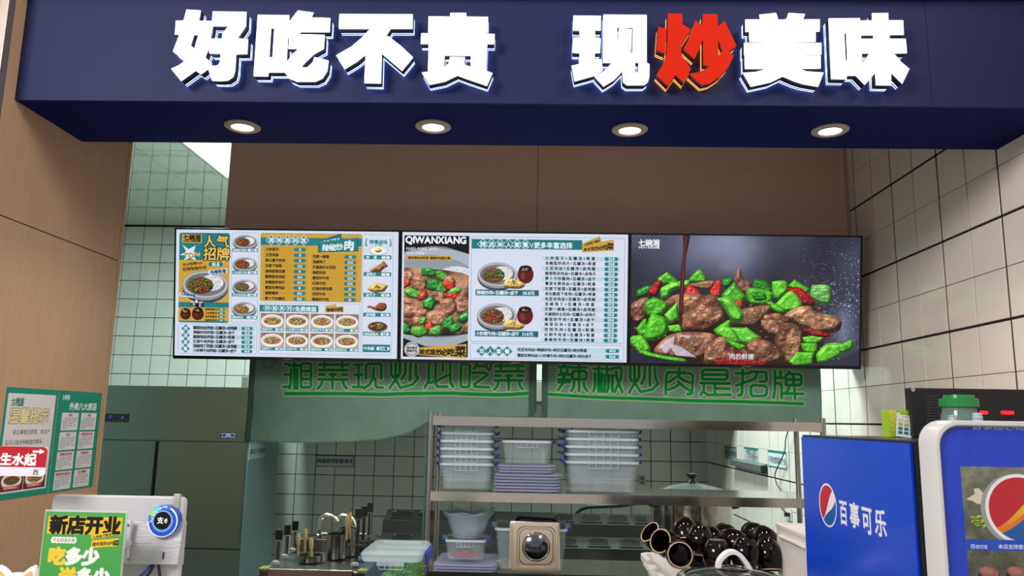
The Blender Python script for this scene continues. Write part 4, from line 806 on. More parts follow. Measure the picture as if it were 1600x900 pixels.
# ================================================================== KITCHEN EQUIPMENT
# exhaust hood above the cooking line
hd = thing('exhaust_hood', (-0.29, 6.9, 1.765), 'long grey steel exhaust hood glimpsed between the two banners', 'hood')
MB().box(-2.09, 2.09, 0, 0.006, 0, 0.165).box(-2.09, 2.09, 1.2, 1.206, 0, 0.165).box(-2.09, -2.084, 0.006, 1.2, 0, 0.165).box(2.084, 2.09, 0.006, 1.2, 0, 0.165).box(-2.09, 2.09, 0, 1.206, 0.165, 0.172).build('shell', mat('hood_steel', (150, 150, 140), 0.45, 0.5), hd)
MB().box(-2.06, 2.06, 0.12, 1.1, 0.10, 0.12).build('filter', mat('dark_filter', (30, 30, 30), 0.6), hd)
MB().box(-2.06, 2.06, 0.03, 0.06, 0.012, 0.03).build('grease_gutter', M_STEEL_D, hd)
for hx in (-1.9, 1.9): MB().tube([(hx, 0.6, 0.17), (hx, 0.6, 1.85)], 0.01).build('hanging_rod', M_STEEL_D, hd)

# tall steel refrigerator
M_FR = mat('fridge_steel', (140, 160, 156), 0.28, 1.0, bump=(5, 0.05, (1.5, 1, 0.5)))
fr = thing('refrigerator', (-3.26, 6.9, 0), 'tall dark stainless steel refrigerator with blue digital display behind the pillar', 'refrigerator')
MB().box(-0.8, 0.8, 0.03, 0.85, 0.08, 1.842).build('body', mat('fridge_side', (138, 158, 160), 0.4, 0.7), fr, bevel=0.003)
MB().box(-0.8, 0.8, 0, 0.03, 1.372, 1.842).build('top_panel', M_FR, fr, bevel=0.002)
for i, (a, b) in enumerate(((-0.79, -0.012), (0.018, 0.79))):
    for z0, z1 in ((0.476, 1.362), (0.10, 0.462)): MB().box(a, b, -0.012, 0.03, z0, z1).build('door', M_FR, fr, bevel=0.004)
MB().box(-0.012, 0.018, 0.016, 0.03, 0.10, 1.362).build('door_gasket', M_BLACK, fr)
MB().box(-0.75, 0.75, 0.06, 0.8, 0, 0.08).build('plinth', M_BLACK, fr)
d0, d1 = at(158, 646, 6.9), at(201, 660, 6.9)
dm = MB().box(d0.x+3.26, d1.x+3.26, -0.004, 0, d1.z, d0.z).build('control_panel', M_BLACK, fr)
cdp = Canvas(258, 84, (10, 10, 14)); cdp.text('-17', 52, 50, 44, (60, 120, 255), bold=1); cdp.text('-8', 176, 50, 40, (60, 120, 255), bold=1); cdp.text('制冷  运行  化霜', 60, 76, 16, (80, 90, 110), bold=0)
quad('digital_readout', [(d0.x+3.26, -0.0046, d0.z), (d1.x+3.26, -0.0046, d0.z), (d1.x+3.26, -0.0046, d1.z), (d0.x+3.26, -0.0046, d1.z)], img_mat('readout', cdp.a, emit=0.9), dm)
e0 = at(357, 680.5, 6.9); cb_ = Canvas(200, 60, (20, 40, 90)); cb_.ell(100, 30, 96, 26, (190, 200, 215), line=4); cb_.text('银都', 100, 28, 28, (210, 215, 225), bold=2, anchor='c'); cb_.text('商用冷柜', 100, 50, 20, (210, 215, 225), bold=2, anchor='c')
bd = MB().rings([[(e0.x+3.26+0.078*math.cos(a*math.pi/16), y, e0.z+0.021*math.sin(a*math.pi/16)) for a in range(32)] for y in (-0.004, 0.0)]).build('oval_badge', mat('navy_badge', (24, 44, 96), 0.4), fr)
quad('badge_print', [(e0.x+3.26-0.06, -0.0045, e0.z+0.016), (e0.x+3.26+0.06, -0.0045, e0.z+0.016), (e0.x+3.26+0.06, -0.0045, e0.z-0.016), (e0.x+3.26-0.06, -0.0045, e0.z-0.016)], img_mat('badge_print', cb_.a[8:52, 22:178], rough=0.4), bd)
jb = at(384, 604, 6.95); t = thing('junction_box', (jb.x, 6.96, 1.842), 'small grey box on the top right corner of the refrigerator', 'box')
MB().box(-0.035, 0.028, -0.03, 0.03, 0, 0.10).build('case', mat('grey_plastic', (120, 124, 120), 0.5), t, bevel=0.003); MB().box(-0.028, 0.021, -0.033, -0.03, 0.012, 0.09).build('cover', mat('grey_plastic_dark', (96, 100, 98), 0.5), t)

def wall_sign(name, u0, v0, u1, v1, on, lines, label, size, band=None, wallw=None, col=(196, 200, 205)):
    """on: ('Y', y) back wall, ('X', x) side wall"""
    f = at if on[0] == 'Y' else atX
    a, b = f(u0, v0, on[1]), f(u1, v1, on[1]); z1 = a.z; z0 = b.z
    L = (b.x-a.x) if on[0] == 'Y' else abs(a.y-b.y); S_ = 900; c = Canvas(max(40, int(L*S_)), max(30, int((z1-z0)*S_)), col)
    c.rect(0, 0, c.w, c.h, (30, 120, 110), line=7)
    if band: c.rect(0, 0, c.w, c.h*band, (30, 128, 110))
    n = len(lines)
    for i, st in enumerate(lines): c.text(st, c.w/2, c.h*((band or 0)+(1-(band or 0))*(i+0.5)/n)+size*0.36, size, (30, 34, 36), bold=3, anchor='c')
    m = img_mat(name+'_print', c.a, rough=0.5); t = thing(name, (0, 0, 0), label, 'sign', 'small notices on the kitchen walls')
    if on[0] == 'Y': t.location = (a.x, on[1], z0); L2 = b.x-a.x; sheet('plate', [(0, -0.002, z1-z0), (L2, -0.002, z1-z0), (L2, -0.002, 0), (0, -0.002, 0)], 0.0019, (0, -1, 0), m, M_PAPE, t)
    elif a.x > 0: t.location = (on[1], a.y, z0); L2 = b.y-a.y; sheet('plate', [(-0.002, 0, z1-z0), (-0.002, L2, z1-z0), (-0.002, L2, 0), (-0.002, 0, 0)], 0.0019, (-1, 0, 0), m, M_PAPE, t)
    else: t.location = (on[1], a.y, z0); L2 = b.y-a.y; sheet('plate', [(0.002, 0, z1-z0), (0.002, L2, z1-z0), (0.002, L2, 0), (0.002, 0, 0)], 0.0019, (1, 0, 0), m, M_PAPE, t)
wall_sign('notice_sign', 494, 711, 553, 730, ('Y', YB), ['鸡蛋使用前要清洗'], 'wide grey notice with one line of text on the back wall', 42)
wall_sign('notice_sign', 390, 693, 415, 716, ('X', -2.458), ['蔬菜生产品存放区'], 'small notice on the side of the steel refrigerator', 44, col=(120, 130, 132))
wall_sign('notice_sign', 1132, 696, 1152, 719, ('X', XR), ['蔬菜加工处理清洗处'], 'dim notice in shadow on the right wall, farthest of three', 44, 0.14, col=(150, 154, 160))  # the shadow is also put into this sheet's darker grey
wall_sign('notice_sign', 1163, 698, 1186, 724, ('X', XR), ['分餐菜品要在', '2小时内销售完'], 'notice with two lines of text on the right wall, middle of three', 52, 0.16, col=(214, 218, 226))
wall_sign('notice_sign', 1200, 703, 1230, 734, ('X', XR), ['不得放置腐败产品'], 'notice with one line of text on the right wall, nearest of three', 46, 0.14, col=(214, 218, 226))
# knife rail under the notices
k0, k1 = atX(1150, 722, XR), atX(1200, 741, XR)
t = thing('wall_rail', (XR, (k0.y+k1.y)/2, k1.z), 'grey angled metal rail on the right wall below the notices', 'rail'); hl = (k0.y-k1.y)/2
MB().rings([[(-0.002, s, 0.0), (-0.055, s, 0.018), (-0.055, s, 0.062), (-0.002, s, 0.075)] for s in (-hl, hl)]).build('rail_body', mat('grey_rail', (118, 122, 120), 0.4, 0.4), t); MB().box(-0.052, -0.004, -hl-0.004, -hl, 0.006, 0.06).build('end_cap', M_BLACK, t)
so = at(1003, 750, YB); t = thing('wall_socket', (so.x, YB, so.z), 'white wall socket on the back wall right of the tub stack', 'socket')
MB().box(-0.035, 0.035, -0.012, 0, -0.045, 0.045).build('plate', mat('socket_plate', (170, 176, 166), 0.4), t, bevel=0.003); MB().box(-0.012, 0.012, -0.014, -0.012, 0.006, 0.026).build('slot', M_BLACK, t); MB().box(-0.012, 0.012, -0.014, -0.012, -0.028, -0.014).build('slot', M_BLACK, t)
so2 = atX(1234, 803, XR); t = thing('wall_socket', (XR, so2.y, so2.z), 'white wall socket with black plug on the right wall beside the cola cooler', 'socket')
MB().box(-0.012, 0, -0.06, 0.06, -0.045, 0.045).build('plate', M_WHITE, t, bevel=0.003); MB().box(-0.045, -0.012, -0.045, -0.015, -0.014, 0.012).build('plug', M_BLACK, t, bevel=0.003)
cable([tuple(atX(u, v, XR-0.03)) for u, v in ((1240, 640), (1237, 655), (1228, 685), (1226, 705), (1216, 728), (1211, 742), (1214, 757), (1221, 768), (1217, 780), (1222, 795), (1232, 803))], 0.004, 'black cable dangling in front of the right wall notices')
cable([tuple(at(u, v, 6.5)) for u, v in ((1014, 772), (1000, 783), (975, 789), (940, 791), (915, 793), (898, 803), (889, 820), (885, 845), (884, 880), (886, 900))], 0.017, 'thick black hose curving behind the shelf below the tubs')

# rack with three steel shelves
RX0, RX1, RY0, RY1 = -0.452, 1.318, 3.60, 3.96
rk = thing('steel_shelf_rack', (0, RY0, 0), 'stainless steel shelf rack with tubular posts holding plastic tubs', 'shelf')
for x in (RX0, RX1):
    for y in (0.0, RY1-RY0): MB().lathe([(0.0125, 0), (0.0125, 1.625), (0.014, 1.625), (0.014, 1.632), (0.0, 1.634)], (x, y, 0), 16).build('post', M_STEEL, rk, True)
for z in (1.612, 1.279, 0.936, 0.35):
    s = MB(); s.box(RX0+0.012, RX1-0.012, -0.012, -0.010, z-0.041, z).box(RX0+0.012, RX1-0.012, -0.010, RY1-RY0+0.01, z-0.0015, z).box(RX0+0.012, RX1-0.012, RY1-RY0+0.010, RY1-RY0+0.012, z-0.041, z).box(RX0+0.010, RX0+0.012, -0.01, 0.37, z-0.041, z).box(RX1-0.012, RX1-0.010, -0.01, 0.37, z-0.041, z)
    s.build('shelf_board', mat('polished_shelf_steel', (205, 198, 188), 0.16, 1.0, bump=(3, 0.12, (2.5, 1, 1))), rk)
# green paper strip on the left post
MB().box(RX0-0.021, RX0-0.015, -0.004, 0.004, 1.02, 1.56).build('label_strip', mat('green_strip', (20, 84, 72), 0.5), rk)

# ------------------------------------------------------------------ translucent tubs
M_TUB = mat('clear_blue_plastic', (196, 216, 226), 0.18, alpha=0.13, spec=0.6)
M_TUBR = mat('clear_plastic_rim', (206, 222, 232), 0.2, alpha=0.42)
M_LID = mat('clear_lavender_plastic', (176, 184, 222), 0.2, alpha=0.42)
M_CLIP = mat('blue_clip', (24, 44, 150), 0.35)
def tub_parts(t, w, d, h, r=0.03, clips='lr', grid=True, taper=0.86, wallm=None):
    th = 0.002; R = [rrect(w*taper-2*0.01, d*taper-0.02, r*0.8, 0.0), rrect(w*taper, d*taper, r, 0.008), rrect(w*(taper+0.9)/1.9, d*(taper+0.9)/1.9, r, h*0.5), rrect(w*0.965, d*0.965, r, h)]
    R += [rrect(w*0.965-2*th, d*0.965-2*th, r-th, h), rrect(w*taper-2*th, d*taper-2*th, r-th, 0.010)]
    MB().rings(R).build('body', wallm or M_TUB, t, True)
    o = rrect(w, d, r*1.05, h); i = rrect(w*0.962, d*0.962, r, h)
    MB().rings([[(x, y, h-0.006) for x, y, z in i], [(x, y, h-0.010) for x, y, z in o], [(x, y, h+0.001) for x, y, z in o], [(x, y, h+0.001) for x, y, z in i], [(x, y, h-0.006) for x, y, z in i]], False, False).build('rim', M_TUBR, t, True)
    if grid:
        g = MB(); 
        for k in range(5): x = -w*0.2+k*w*0.1; g.box(x-0.0008, x+0.0008, -d/2-0.001, -d/2+0.003, h-0.030, h-0.008)
        g.box(-w*0.2, w*0.2, -d/2-0.001, -d/2+0.003, h-0.0315, h-0.030).build('hinge_ribs', M_TUBR, t)
    for c_ in clips:
        s = -1 if c_ == 'l' else 1
        MB().rings([[(s*(w/2+a), y, h+b) for a, b in ((0.001, -0.002), (0.017, 0.003), (0.020, -0.006), (0.004, -0.016))] for y in (-d*0.28, d*0.28)]).build('clip', M_CLIP, t)
def stack(cx, y, z, w, d, h, n, pitch, nameword, group, r=0.03, clips='lr', rot=0):
    order = ('bottom', 'second from bottom', 'third from bottom', 'fourth from bottom', 'fifth from bottom', 'sixth from bottom')
    first = None
    for i in range(n):
        lab = 'clear plastic tub nested in %s, %s' % (nameword, 'topmost' if i == n-1 else order[i]); loc = (cx+0.0015*math.sin(i*2.1), y, z+0.0005+i*pitch)
        if first is None: first = thing('plastic_tub', loc, lab, 'tub', group, rot=(0, 0, rot)); tub_parts(first, w, d, h, r, clips)
        else: copy_tree(first, loc, lab, rot=(0, 0, rot+0.008*math.sin(i*3.7)))
SZ = 1.279
stack(-0.288, RY0+0.17, SZ, 0.25, 0.30, 0.122, 6, 0.0345, 'the left stack on the middle shelf', 'left stack of clear tubs')
stack(0.325, RY0+0.17, SZ, 0.335, 0.33, 0.142, 5, 0.0345, 'the right stack on the middle shelf', 'right stack of clear tubs', rot=0.05)
def flat_lid(t, w, d, h, m):
    MB().rings([rrect(w*0.93, d*0.93, 0.03, 0), rrect(w, d, 0.032, h*0.4), rrect(w, d, 0.032, h*0.85), rrect(w*0.95, d*0.95, 0.03, h), rrect(w*0.88, d*0.88, 0.028, h*0.86)]).build('plate', m, t, True)
def lidstack(name, cx, y, z, w, d, h, n, pitch, where, group, cat='cover'):
    first = None; words = ('bottom', 'second from bottom', 'third from bottom', 'fourth from bottom', 'fifth from bottom', 'sixth from bottom', 'seventh from bottom', 'eighth from bottom')
    for i in range(n):
        lab = 'lavender plastic cover in %s, %s' % (where, words[i] if i < n-1 else 'topmost'); loc = (cx+0.002*math.sin(i*1.7), y+0.002*math.cos(i*2.3), z+0.0005+i*pitch)
        if first is None: first = thing(name, loc, lab, cat, group); flat_lid(first, w, d, h, M_LID); MB().box(w*0.5-0.004, w*0.5+0.012, -0.03, 0.03, h*0.3, h*0.7).build('tab', M_TUBR, first)
        else: copy_tree(first, loc, lab, rot=(0, 0, 0.02*math.sin(i*2.7)))
lidstack('container_cover', -0.010, RY0+0.16, SZ, 0.30, 0.28, 0.012, 6, 0.0135, 'the wide pile on the middle shelf', 'wide pile of lids')
lidstack('container_cover', -0.018, RY0+0.16, SZ+0.082, 0.25, 0.24, 0.011, 3, 0.0125, 'the narrower pile below the single tub', 'narrow pile of lids')
t = thing('plastic_tub', (-0.012, RY0+0.16, SZ+0.1205), 'single clear plastic tub on top of the lavender lids', 'tub'); tub_parts(t, 0.235, 0.26, 0.108, 0.03, 'r')

# lower shelf
LZ = 0.936
lidstack('container_cover', -0.278, RY0+0.13, LZ, 0.275, 0.32, 0.0105, 3, 0.0118, 'the pile under the red chillies', 'pile of lids on the lower shelf')
ct = thing('plastic_tub', (-0.282, RY0+0.11, LZ+0.0365), 'small clear tub holding dried red chillies on the lower shelf', 'tub'); tub_parts(ct, 0.185, 0.18, 0.095, 0.02, 'lr')
random.seed(3)
cm = MB()
for i in range(150):
    a = random.random()*6.28; r = random.random()**0.5; x = 0.065*r*math.cos(a); y = 0.06*r*math.sin(a); z = 0.012+random.random()*0.028*(1.2-r); th = random.random()*6.28; L = 0.012+0.012*random.random(); b = (random.random()-0.3)*0.012
    cm.tube([(x-L*math.cos(th), y-L*math.sin(th), z), (x, y, z+0.004), (x+L*math.cos(th), y+L*math.sin(th), z+b)], [0.0012, 0.0032, 0.0008], 5)
o = cm.build('dried_chillies', mat('chilli_red', (150, 26, 22), 0.35, noise=(30, 0.5, (1,1,1))), None, True); o.location = (-0.282, RY0+0.11, LZ+0.0375); tag(o, 'dark red dried chillies heaped in the small clear tub', 'chillies', kind='stuff')
# scalloped bowls
M_BOWL = mat('clear_bowl_plastic', (190, 210, 222), 0.12, alpha=0.28, spec=0.8)
def scallop_bowl(t):
    R = []; n = 48
    for r, z in ((0.062, 0.0), (0.066, 0.004), (0.082, 0.04), (0.096, 0.08), (0.118, 0.104), (0.116, 0.106), (0.093, 0.082), (0.079, 0.042), (0.062, 0.006)):
        R.append([(r*math.cos(2*math.pi*j/n)*(1+0.035*(z/0.1)*math.cos(12*math.pi*j/n)), r*math.sin(2*math.pi*j/n)*(1+0.035*(z/0.1)*math.cos(12*math.pi*j/n)), z+(0.006*math.cos(12*math.pi*j/n) if z > 0.1 else 0)) for j in range(n)])
    MB().rings(R).build('bowl_body', M_BOWL, t, True)
    MB().lathe([(0.060, 0.0), (0.060, 0.003), (0.050, 0.003), (0.050, 0.0)], n=32, cap0=False, cap1=False).build('foot_ring', M_TUBR, t)
b0 = thing('salad_bowl', (-0.278, RY0+0.11, LZ+0.134), 'clear scalloped plastic bowl, lower of the nested pair above the chillies', 'bowl', 'nested clear bowls'); scallop_bowl(b0)
copy_tree(b0, (-0.272, RY0+0.115, LZ+0.1465), 'clear scalloped plastic bowl, upper of the nested pair above the chillies', rot=(0.03, -0.04, 0.3))
# tub with steel lids
w_ = thing('plastic_tub', (0.012, RY0+0.17, LZ+0.0005), 'open clear tub holding steel lids and a black tray on the lower shelf', 'tub'); tub_parts(w_, 0.33, 0.30, 0.185, 0.03, 'lr')
M_POL = mat('polished_steel', (226, 214, 192), 0.2, 0.8)
def gn_lid(t, m=M_POL):
    f = MB(); q = 0.104; T = Matrix(((1,0,0,0),(0,0,-1,0),(0,1,0,0),(0,0,0,1)))
    f.rings([rrect(0.208, 0.208, 0.012, -0.004), rrect(0.208, 0.208, 0.012, 0.0), rrect(0.200, 0.200, 0.010, 0.001), rrect(0.172, 0.172, 0.03, 0.001), rrect(0.164, 0.164, 0.03, -0.007), rrect(0.150, 0.150, 0.03, -0.007), rrect(0.144, 0.144, 0.03, 0.0005)], T=T)
    f.build('plate', m, t, True)
    MB().rings([rrect(0.171, 0.171, 0.032, -0.002), rrect(0.160, 0.160, 0.03, -0.0062), rrect(0.148, 0.148, 0.029, -0.003)], False, False, T=T).build('groove', mat('dark_groove', (30, 28, 26), 0.4), t)
    MB().rings([[(r*math.cos(a*math.pi/20), -z, r*math.sin(a*math.pi/20)) for a in range(40)] for r, z in ((0.062, 0.0012), (0.058, 0.004), (0.056, -0.001), (0.050, 0.003), (0.028, 0.009), (0.002, 0.012))], cap0=False).build('round_recess', mat('recess_steel', (110, 112, 118), 0.15, 1.0), t, True)
l1 = thing('pan_cover', (0.0345, RY0-0.022, LZ+0.012+0.104), 'square polished steel pan lid with round recess, front of the pair', 'cover', 'square steel pan covers', rot=(-0.06, 0, 0.04)); gn_lid(l1)
copy_tree(l1, (-0.012+0.03, RY0+0.0, LZ+0.010+0.104), 'square polished steel pan lid partly hidden behind the front lid', rot=(-0.06, 0, -0.12))
t = thing('black_tray', (0.03, RY0+0.13, LZ+0.05), 'black oven tray standing upright inside the clear tub', 'tray', rot=(-0.12, 0.04, 0))
MB().rings([rrect(0.19, 0.17, 0.02, -0.006, cy=0.085), rrect(0.20, 0.18, 0.02, 0.008, cy=0.085), rrect(0.188, 0.168, 0.02, 0.008, cy=0.085), rrect(0.176, 0.156, 0.02, -0.002, cy=0.085)], T=Matrix(((1,0,0,0),(0,0,-1,0),(0,1,0,0),(0,0,0,1)))).build('tray_body', M_BLACK, t, True)
MB().tube([(0.02, -0.012, 0.10), (0.03, -0.022, 0.112), (0.05, -0.022, 0.112), (0.06, -0.012, 0.10)], 0.003).build('handle', M_STEEL, t, True)

# stepped pan station with round wells
px0, px1 = at(599, 800, 6.0).x, at(1026, 800, 6.0).x
st = thing('pan_station', ((px0+px1)/2, 5.8, 0), 'dark stainless stepped station with rows of sunken pans behind the rack', 'kitchen station'); hw = (px1-px0)/2
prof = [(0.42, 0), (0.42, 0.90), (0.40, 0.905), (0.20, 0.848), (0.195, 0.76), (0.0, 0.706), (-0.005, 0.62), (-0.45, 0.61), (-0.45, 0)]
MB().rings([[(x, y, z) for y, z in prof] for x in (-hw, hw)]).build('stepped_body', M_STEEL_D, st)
def slope_pan(cx, row, w_):
    y, z, sl = ((0.30, 0.8765, 0.057/0.20), (0.10, 0.733, 0.054/0.2))[row]; a = math.atan(sl)
    T = Matrix.Translation((cx, y, z+0.002)) @ Matrix.Rotation(a, 4, 'X')
    o = MB().rings([rrect(w_, 0.155, 0.006, 0.0), rrect(w_, 0.155, 0.006, 0.006), rrect(w_-0.02, 0.135, 0.035, 0.006), rrect(w_-0.024, 0.131, 0.035, 0.0005)], T=T).build('sunken_pan', M_STEEL_D, st)
    MB().rings([rrect(w_-0.022, 0.133, 0.035, 0.0008), rrect(w_-0.022, 0.133, 0.035, 0.0022)], T=T).build('dark_well', mat('dark_pan_inside', (12, 12, 12), 0.3), o)
for px, row, wpx in ((628, 0, 34), (670, 0, 34), (714, 0, 34), (758, 0, 34), (880, 0, 32), (923, 0, 32), (965, 0, 32), (1001, 0, 22), (630, 1, 34), (680, 1, 34), (935, 1, 33), (984, 1, 33), (790, 1, 33), (740, 1, 33), (885, 1, 33)):
    Y = (6.1, 5.9)[row]; slope_pan(at(px, 805, Y).x-st.location.x, row, wpx*Y/F_PX*1.02)
t = thing('wooden_pestle', at(956, 866, 5.5), 'pale wooden rod end lying on the station behind the rack', 'utensil', rot=(0, 0, 0.5)); t.location.z = 0.635
MB().tube([(-0.12, 0.1, 0), (0.02, -0.01, 0.008)], 0.016, 12).build('rod', mat('pale_wood', (170, 150, 90), 0.6), t, True); MB().lathe([(0.0, 0), (0.018, 0.0), (0.019, 0.01), (0.0, 0.016)], (0.02, -0.012, 0.0), 12).build('rod_end', mat('pale_wood_end', (190, 172, 110), 0.6), t, True)

# noodle boiler with lifting arms
NB = (at(405, 893, 4.28), at(572, 893, 4.28)); bx = (NB[0].x+NB[1].x)/2; bwid = (NB[1].x-NB[0].x)/2
nb = thing('noodle_boiler', (bx, 4.28, 0), 'low steel noodle boiler with lifting arms and a red digital display', 'noodle boiler')
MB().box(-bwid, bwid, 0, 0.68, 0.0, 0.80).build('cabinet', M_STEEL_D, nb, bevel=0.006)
MB().box(-bwid+0.05, bwid-0.07, -0.012, 0.0, 0.70, 0.806).build('front_ledge', M_STEEL, nb, bevel=0.002)
MB().box(-bwid+0.0, bwid, 0.60, 0.68, 0.80, 0.87).build('splashback', M_STEEL_D, nb, bevel=0.003)
for sx, nn in ((-1, 'left'), (1, 'right')): MB().box(sx*bwid-0.045 if sx > 0 else -bwid-0.002, sx*bwid+0.002 if sx > 0 else -bwid+0.045, -0.013, 0.07, 0.795, 0.806).build('warning_label', mat('yellow_label', (110, 108, 26), 0.6), nb)
MB().box(bwid-0.065, bwid-0.002, -0.014, 0, 0.72, 0.788).build('display_housing', M_BLACK, nb); cl = Canvas(90, 40, (10, 4, 4)); cl.text('1888', 45, 33, 36, (255, 40, 40), bold=3, anchor='c')
quad('digits', [(bwid-0.058, -0.0145, 0.783), (bwid-0.012, -0.0145, 0.783), (bwid-0.012, -0.0145, 0.762), (bwid-0.058, -0.0145, 0.762)], img_mat('red_digits', cl.a, emit=1.5), nb)
M_PLST = mat('pot_steel', (150, 150, 146), 0.2, 1.0)
def arm(u, v, Y, cap_h, z0=0.81):
    p = at(u, v, Y); x = p.x-bx; y = Y-4.28; z = p.z
    o = MB().tube([(x, y, z0), (x, y, z-0.06)], 0.010, 10).box(x-0.05, x+0.05, y-0.012, y+0.012, z-0.20, z-0.19).build('lifting_arm', M_PLST, nb)
    MB().box(x-0.017, x+0.017, y-0.012, y+0.012, z-cap_h, z).build('black_grip', M_BLACK, o, bevel=0.002)
    MB().lathe([(0.0, 0), (0.022, 0), (0.020, 0.012), (0.0, 0.016)], (x-0.004, y-0.02, z0), 14).build('foot', mat('foot_grey', (150, 150, 146), 0.4), o, True)
for a in ((437, 827, 4.42), (450, 820, 4.62), (462, 814, 4.84), (561, 794, 4.42), (570, 790, 4.6), (579, 785, 4.82)): arm(*a, 0.055)
for u, v, Y, rr, hh in ((524, 882, 4.62, 0.058, 0.13), (541, 876, 4.72, 0.05, 0.15), (527, 858, 4.86, 0.055, 0.10), (484, 886, 4.5, 0.065, 0.03)):
    p = at(u, v, Y); o = MB().lathe([(rr, 0), (rr, hh), (rr+0.004, hh+0.003), (rr-0.003, hh+0.003), (rr-0.004, 0.01)], (p.x-bx, Y-4.28, 0.808), 28).build('strainer_basket', M_PLST, nb, True)
M_BAM = mat('bamboo_handle', (168, 148, 96), 0.55)
for u0, v0, u1, v1, Y in ((487, 876, 486, 840, 4.5), (465, 878, 466, 834, 4.6), (476, 864, 477, 826, 4.75), (541, 844, 543, 806, 4.6), (546, 842, 547, 800, 4.66)):
    a, b = at(u0, v0, Y), at(u1, v1, Y); t = thing('bamboo_ladle', (a.x, Y, max(a.z, 0.815)), 'bamboo ladle handle %s' % {487: 'upright at the middle of the noodle boiler', 465: 'leaning near the left lifting arms', 476: 'standing behind the left lifting arms', 541: 'left of the pair beside the right lifting arms', 546: 'right of the pair beside the right lifting arms'}[u0], 'ladle', 'bamboo handled ladles in the noodle boiler')
    d = b-Vector((a.x, Y, max(a.z, 0.815))); MB().tube([(0, 0, 0), tuple(d*0.45)], 0.007, 8).build('shaft', M_BAM, t, True); MB().tube([tuple(d*0.45), tuple(d*0.6), tuple(d*0.9), tuple(d)], [0.008, 0.012, 0.012, 0.006], 10).build('grip', M_BAM, t, True); MB().tube([tuple(d), tuple(d+Vector((0.004, 0, 0.02))), tuple(d+Vector((0.016, 0, 0.018)))], 0.002, 6).build('hook', M_PLST, t, True)
# two gooseneck taps on the wall side of the boiler
def tap(pts, Y, label):
    P = [at(u, v, Y) for u, v in pts]; t = thing('gooseneck_tap', (P[0].x, Y, 0.872), label, 'tap', 'gooseneck taps behind the noodle boiler')
    MB().tube(smooth_path([tuple(p-t.location) for p in P], 6), 0.010, 10).build('spout', M_POL, t, True); MB().lathe([(0.022, 0), (0.022, 0.02), (0.013, 0.026), (0.013, 0.05)], n=18).build('base', M_STEEL, t, True)
    MB().box(0.012, 0.06, -0.008, 0.008, 0.02, 0.032).build('lever', M_POL, t, bevel=0.002)
tap([(497, 868), (498, 828), (502, 810), (512, 804), (522, 808), (528, 815)], 4.91, 'chrome gooseneck tap behind the noodle boiler, spout curving right')
tap([(556, 866), (556, 830), (551, 812), (540, 805), (529, 808), (524, 815)], 4.92, 'chrome gooseneck tap behind the noodle boiler, spout curving left')

# steamer pot with glass lid on a low stove
pc_ = at(1082, 767, 4.7); PX_, PR = pc_.x, 0.228
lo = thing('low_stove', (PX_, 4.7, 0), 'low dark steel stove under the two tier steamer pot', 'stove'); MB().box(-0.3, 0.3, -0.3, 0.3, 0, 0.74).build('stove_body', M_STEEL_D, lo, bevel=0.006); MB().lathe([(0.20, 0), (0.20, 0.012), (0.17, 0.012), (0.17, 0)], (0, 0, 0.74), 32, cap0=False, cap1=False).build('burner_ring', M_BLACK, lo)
sp_ = thing('steamer_pot', (PX_, 4.7, 0.753), 'large two tier stainless steamer pot with domed glass lid', 'pot')
M_POTS = mat('pot_mirror_steel', (168, 166, 158), 0.12, 1.0)
MB().lathe([(0.0, 0), (PR-0.01, 0), (PR, 0.01), (PR, 0.232), (PR+0.008, 0.236), (PR+0.008, 0.242), (PR-0.004, 0.244)], n=48, cap0=False, cap1=False).build('lower_tier', M_POTS, sp_, True)
MB().lathe([(PR-0.006, 0.2445), (PR-0.004, 0.25), (PR-0.002, 0.26), (PR-0.002, 0.425), (PR+0.006, 0.430), (PR+0.006, 0.437), (PR-0.006, 0.437), (PR-0.008, 0.26)], n=48, cap0=False, cap1=False).build('upper_tier', M_POTS, sp_, True)
for s in (-1, 1):
    for z in (0.375, 0.20): MB().tube(smooth_path([(s*PR*0.93, -0.06, z), (s*(PR+0.02), -0.05, z+0.004), (s*(PR+0.03), 0, z+0.006), (s*(PR+0.02), 0.05, z+0.004), (s*PR*0.93, 0.06, z)], 4), 0.010, 8).build('handle', M_BLACK, sp_, True)
M_GLASS = mat('dark_lid_glass', (120, 130, 124), 0.04, alpha=0.45, spec=1.0)
MB().lathe([(PR-0.004, 0.440), (PR*0.85, 0.462), (PR*0.6, 0.485), (PR*0.3, 0.50), (0.02, 0.506)], n=48, cap0=False).build('glass_lid', M_GLASS, sp_, True)
MB().lathe([(PR-0.006, 0.4375), (PR+0.004, 0.4375), (PR+0.005, 0.445), (PR-0.006, 0.447)], n=48, cap0=False, cap1=False).build('lid_band', M_POTS, sp_, True)
MB().lathe([(0.03, 0.505), (0.022, 0.515), (0.018, 0.53), (0.032, 0.545), (0.034, 0.556), (0.0, 0.560)], n=24).build('lid_knob', M_BLACK, sp_, True)

# ------------------------------------------------------------------ prep counter in front of the rack
pr = thing('prep_counter', (0, 2.2, 0), 'stainless prep counter hidden below the jars and clear tub', 'counter')
MB().box(-1.0, 0.78, 0, 1.0, 0.87, 0.9).box(0.7802, 1.45, 0.19, 1.0, 0.87, 0.9).build('counter_top', M_STEEL, pr, bevel=0.002); MB().box(-0.97, 0.76, 0.04, 0.96, 0.1, 0.8698).build('cabinet', M_STEEL_D, pr)
for x in (-0.94, 0.72):
    for y in (0.06, 0.94): MB().lathe([(0.02, 0), (0.02, 0.1)], (x, y, 0), 12).build('leg', M_STEEL, pr)
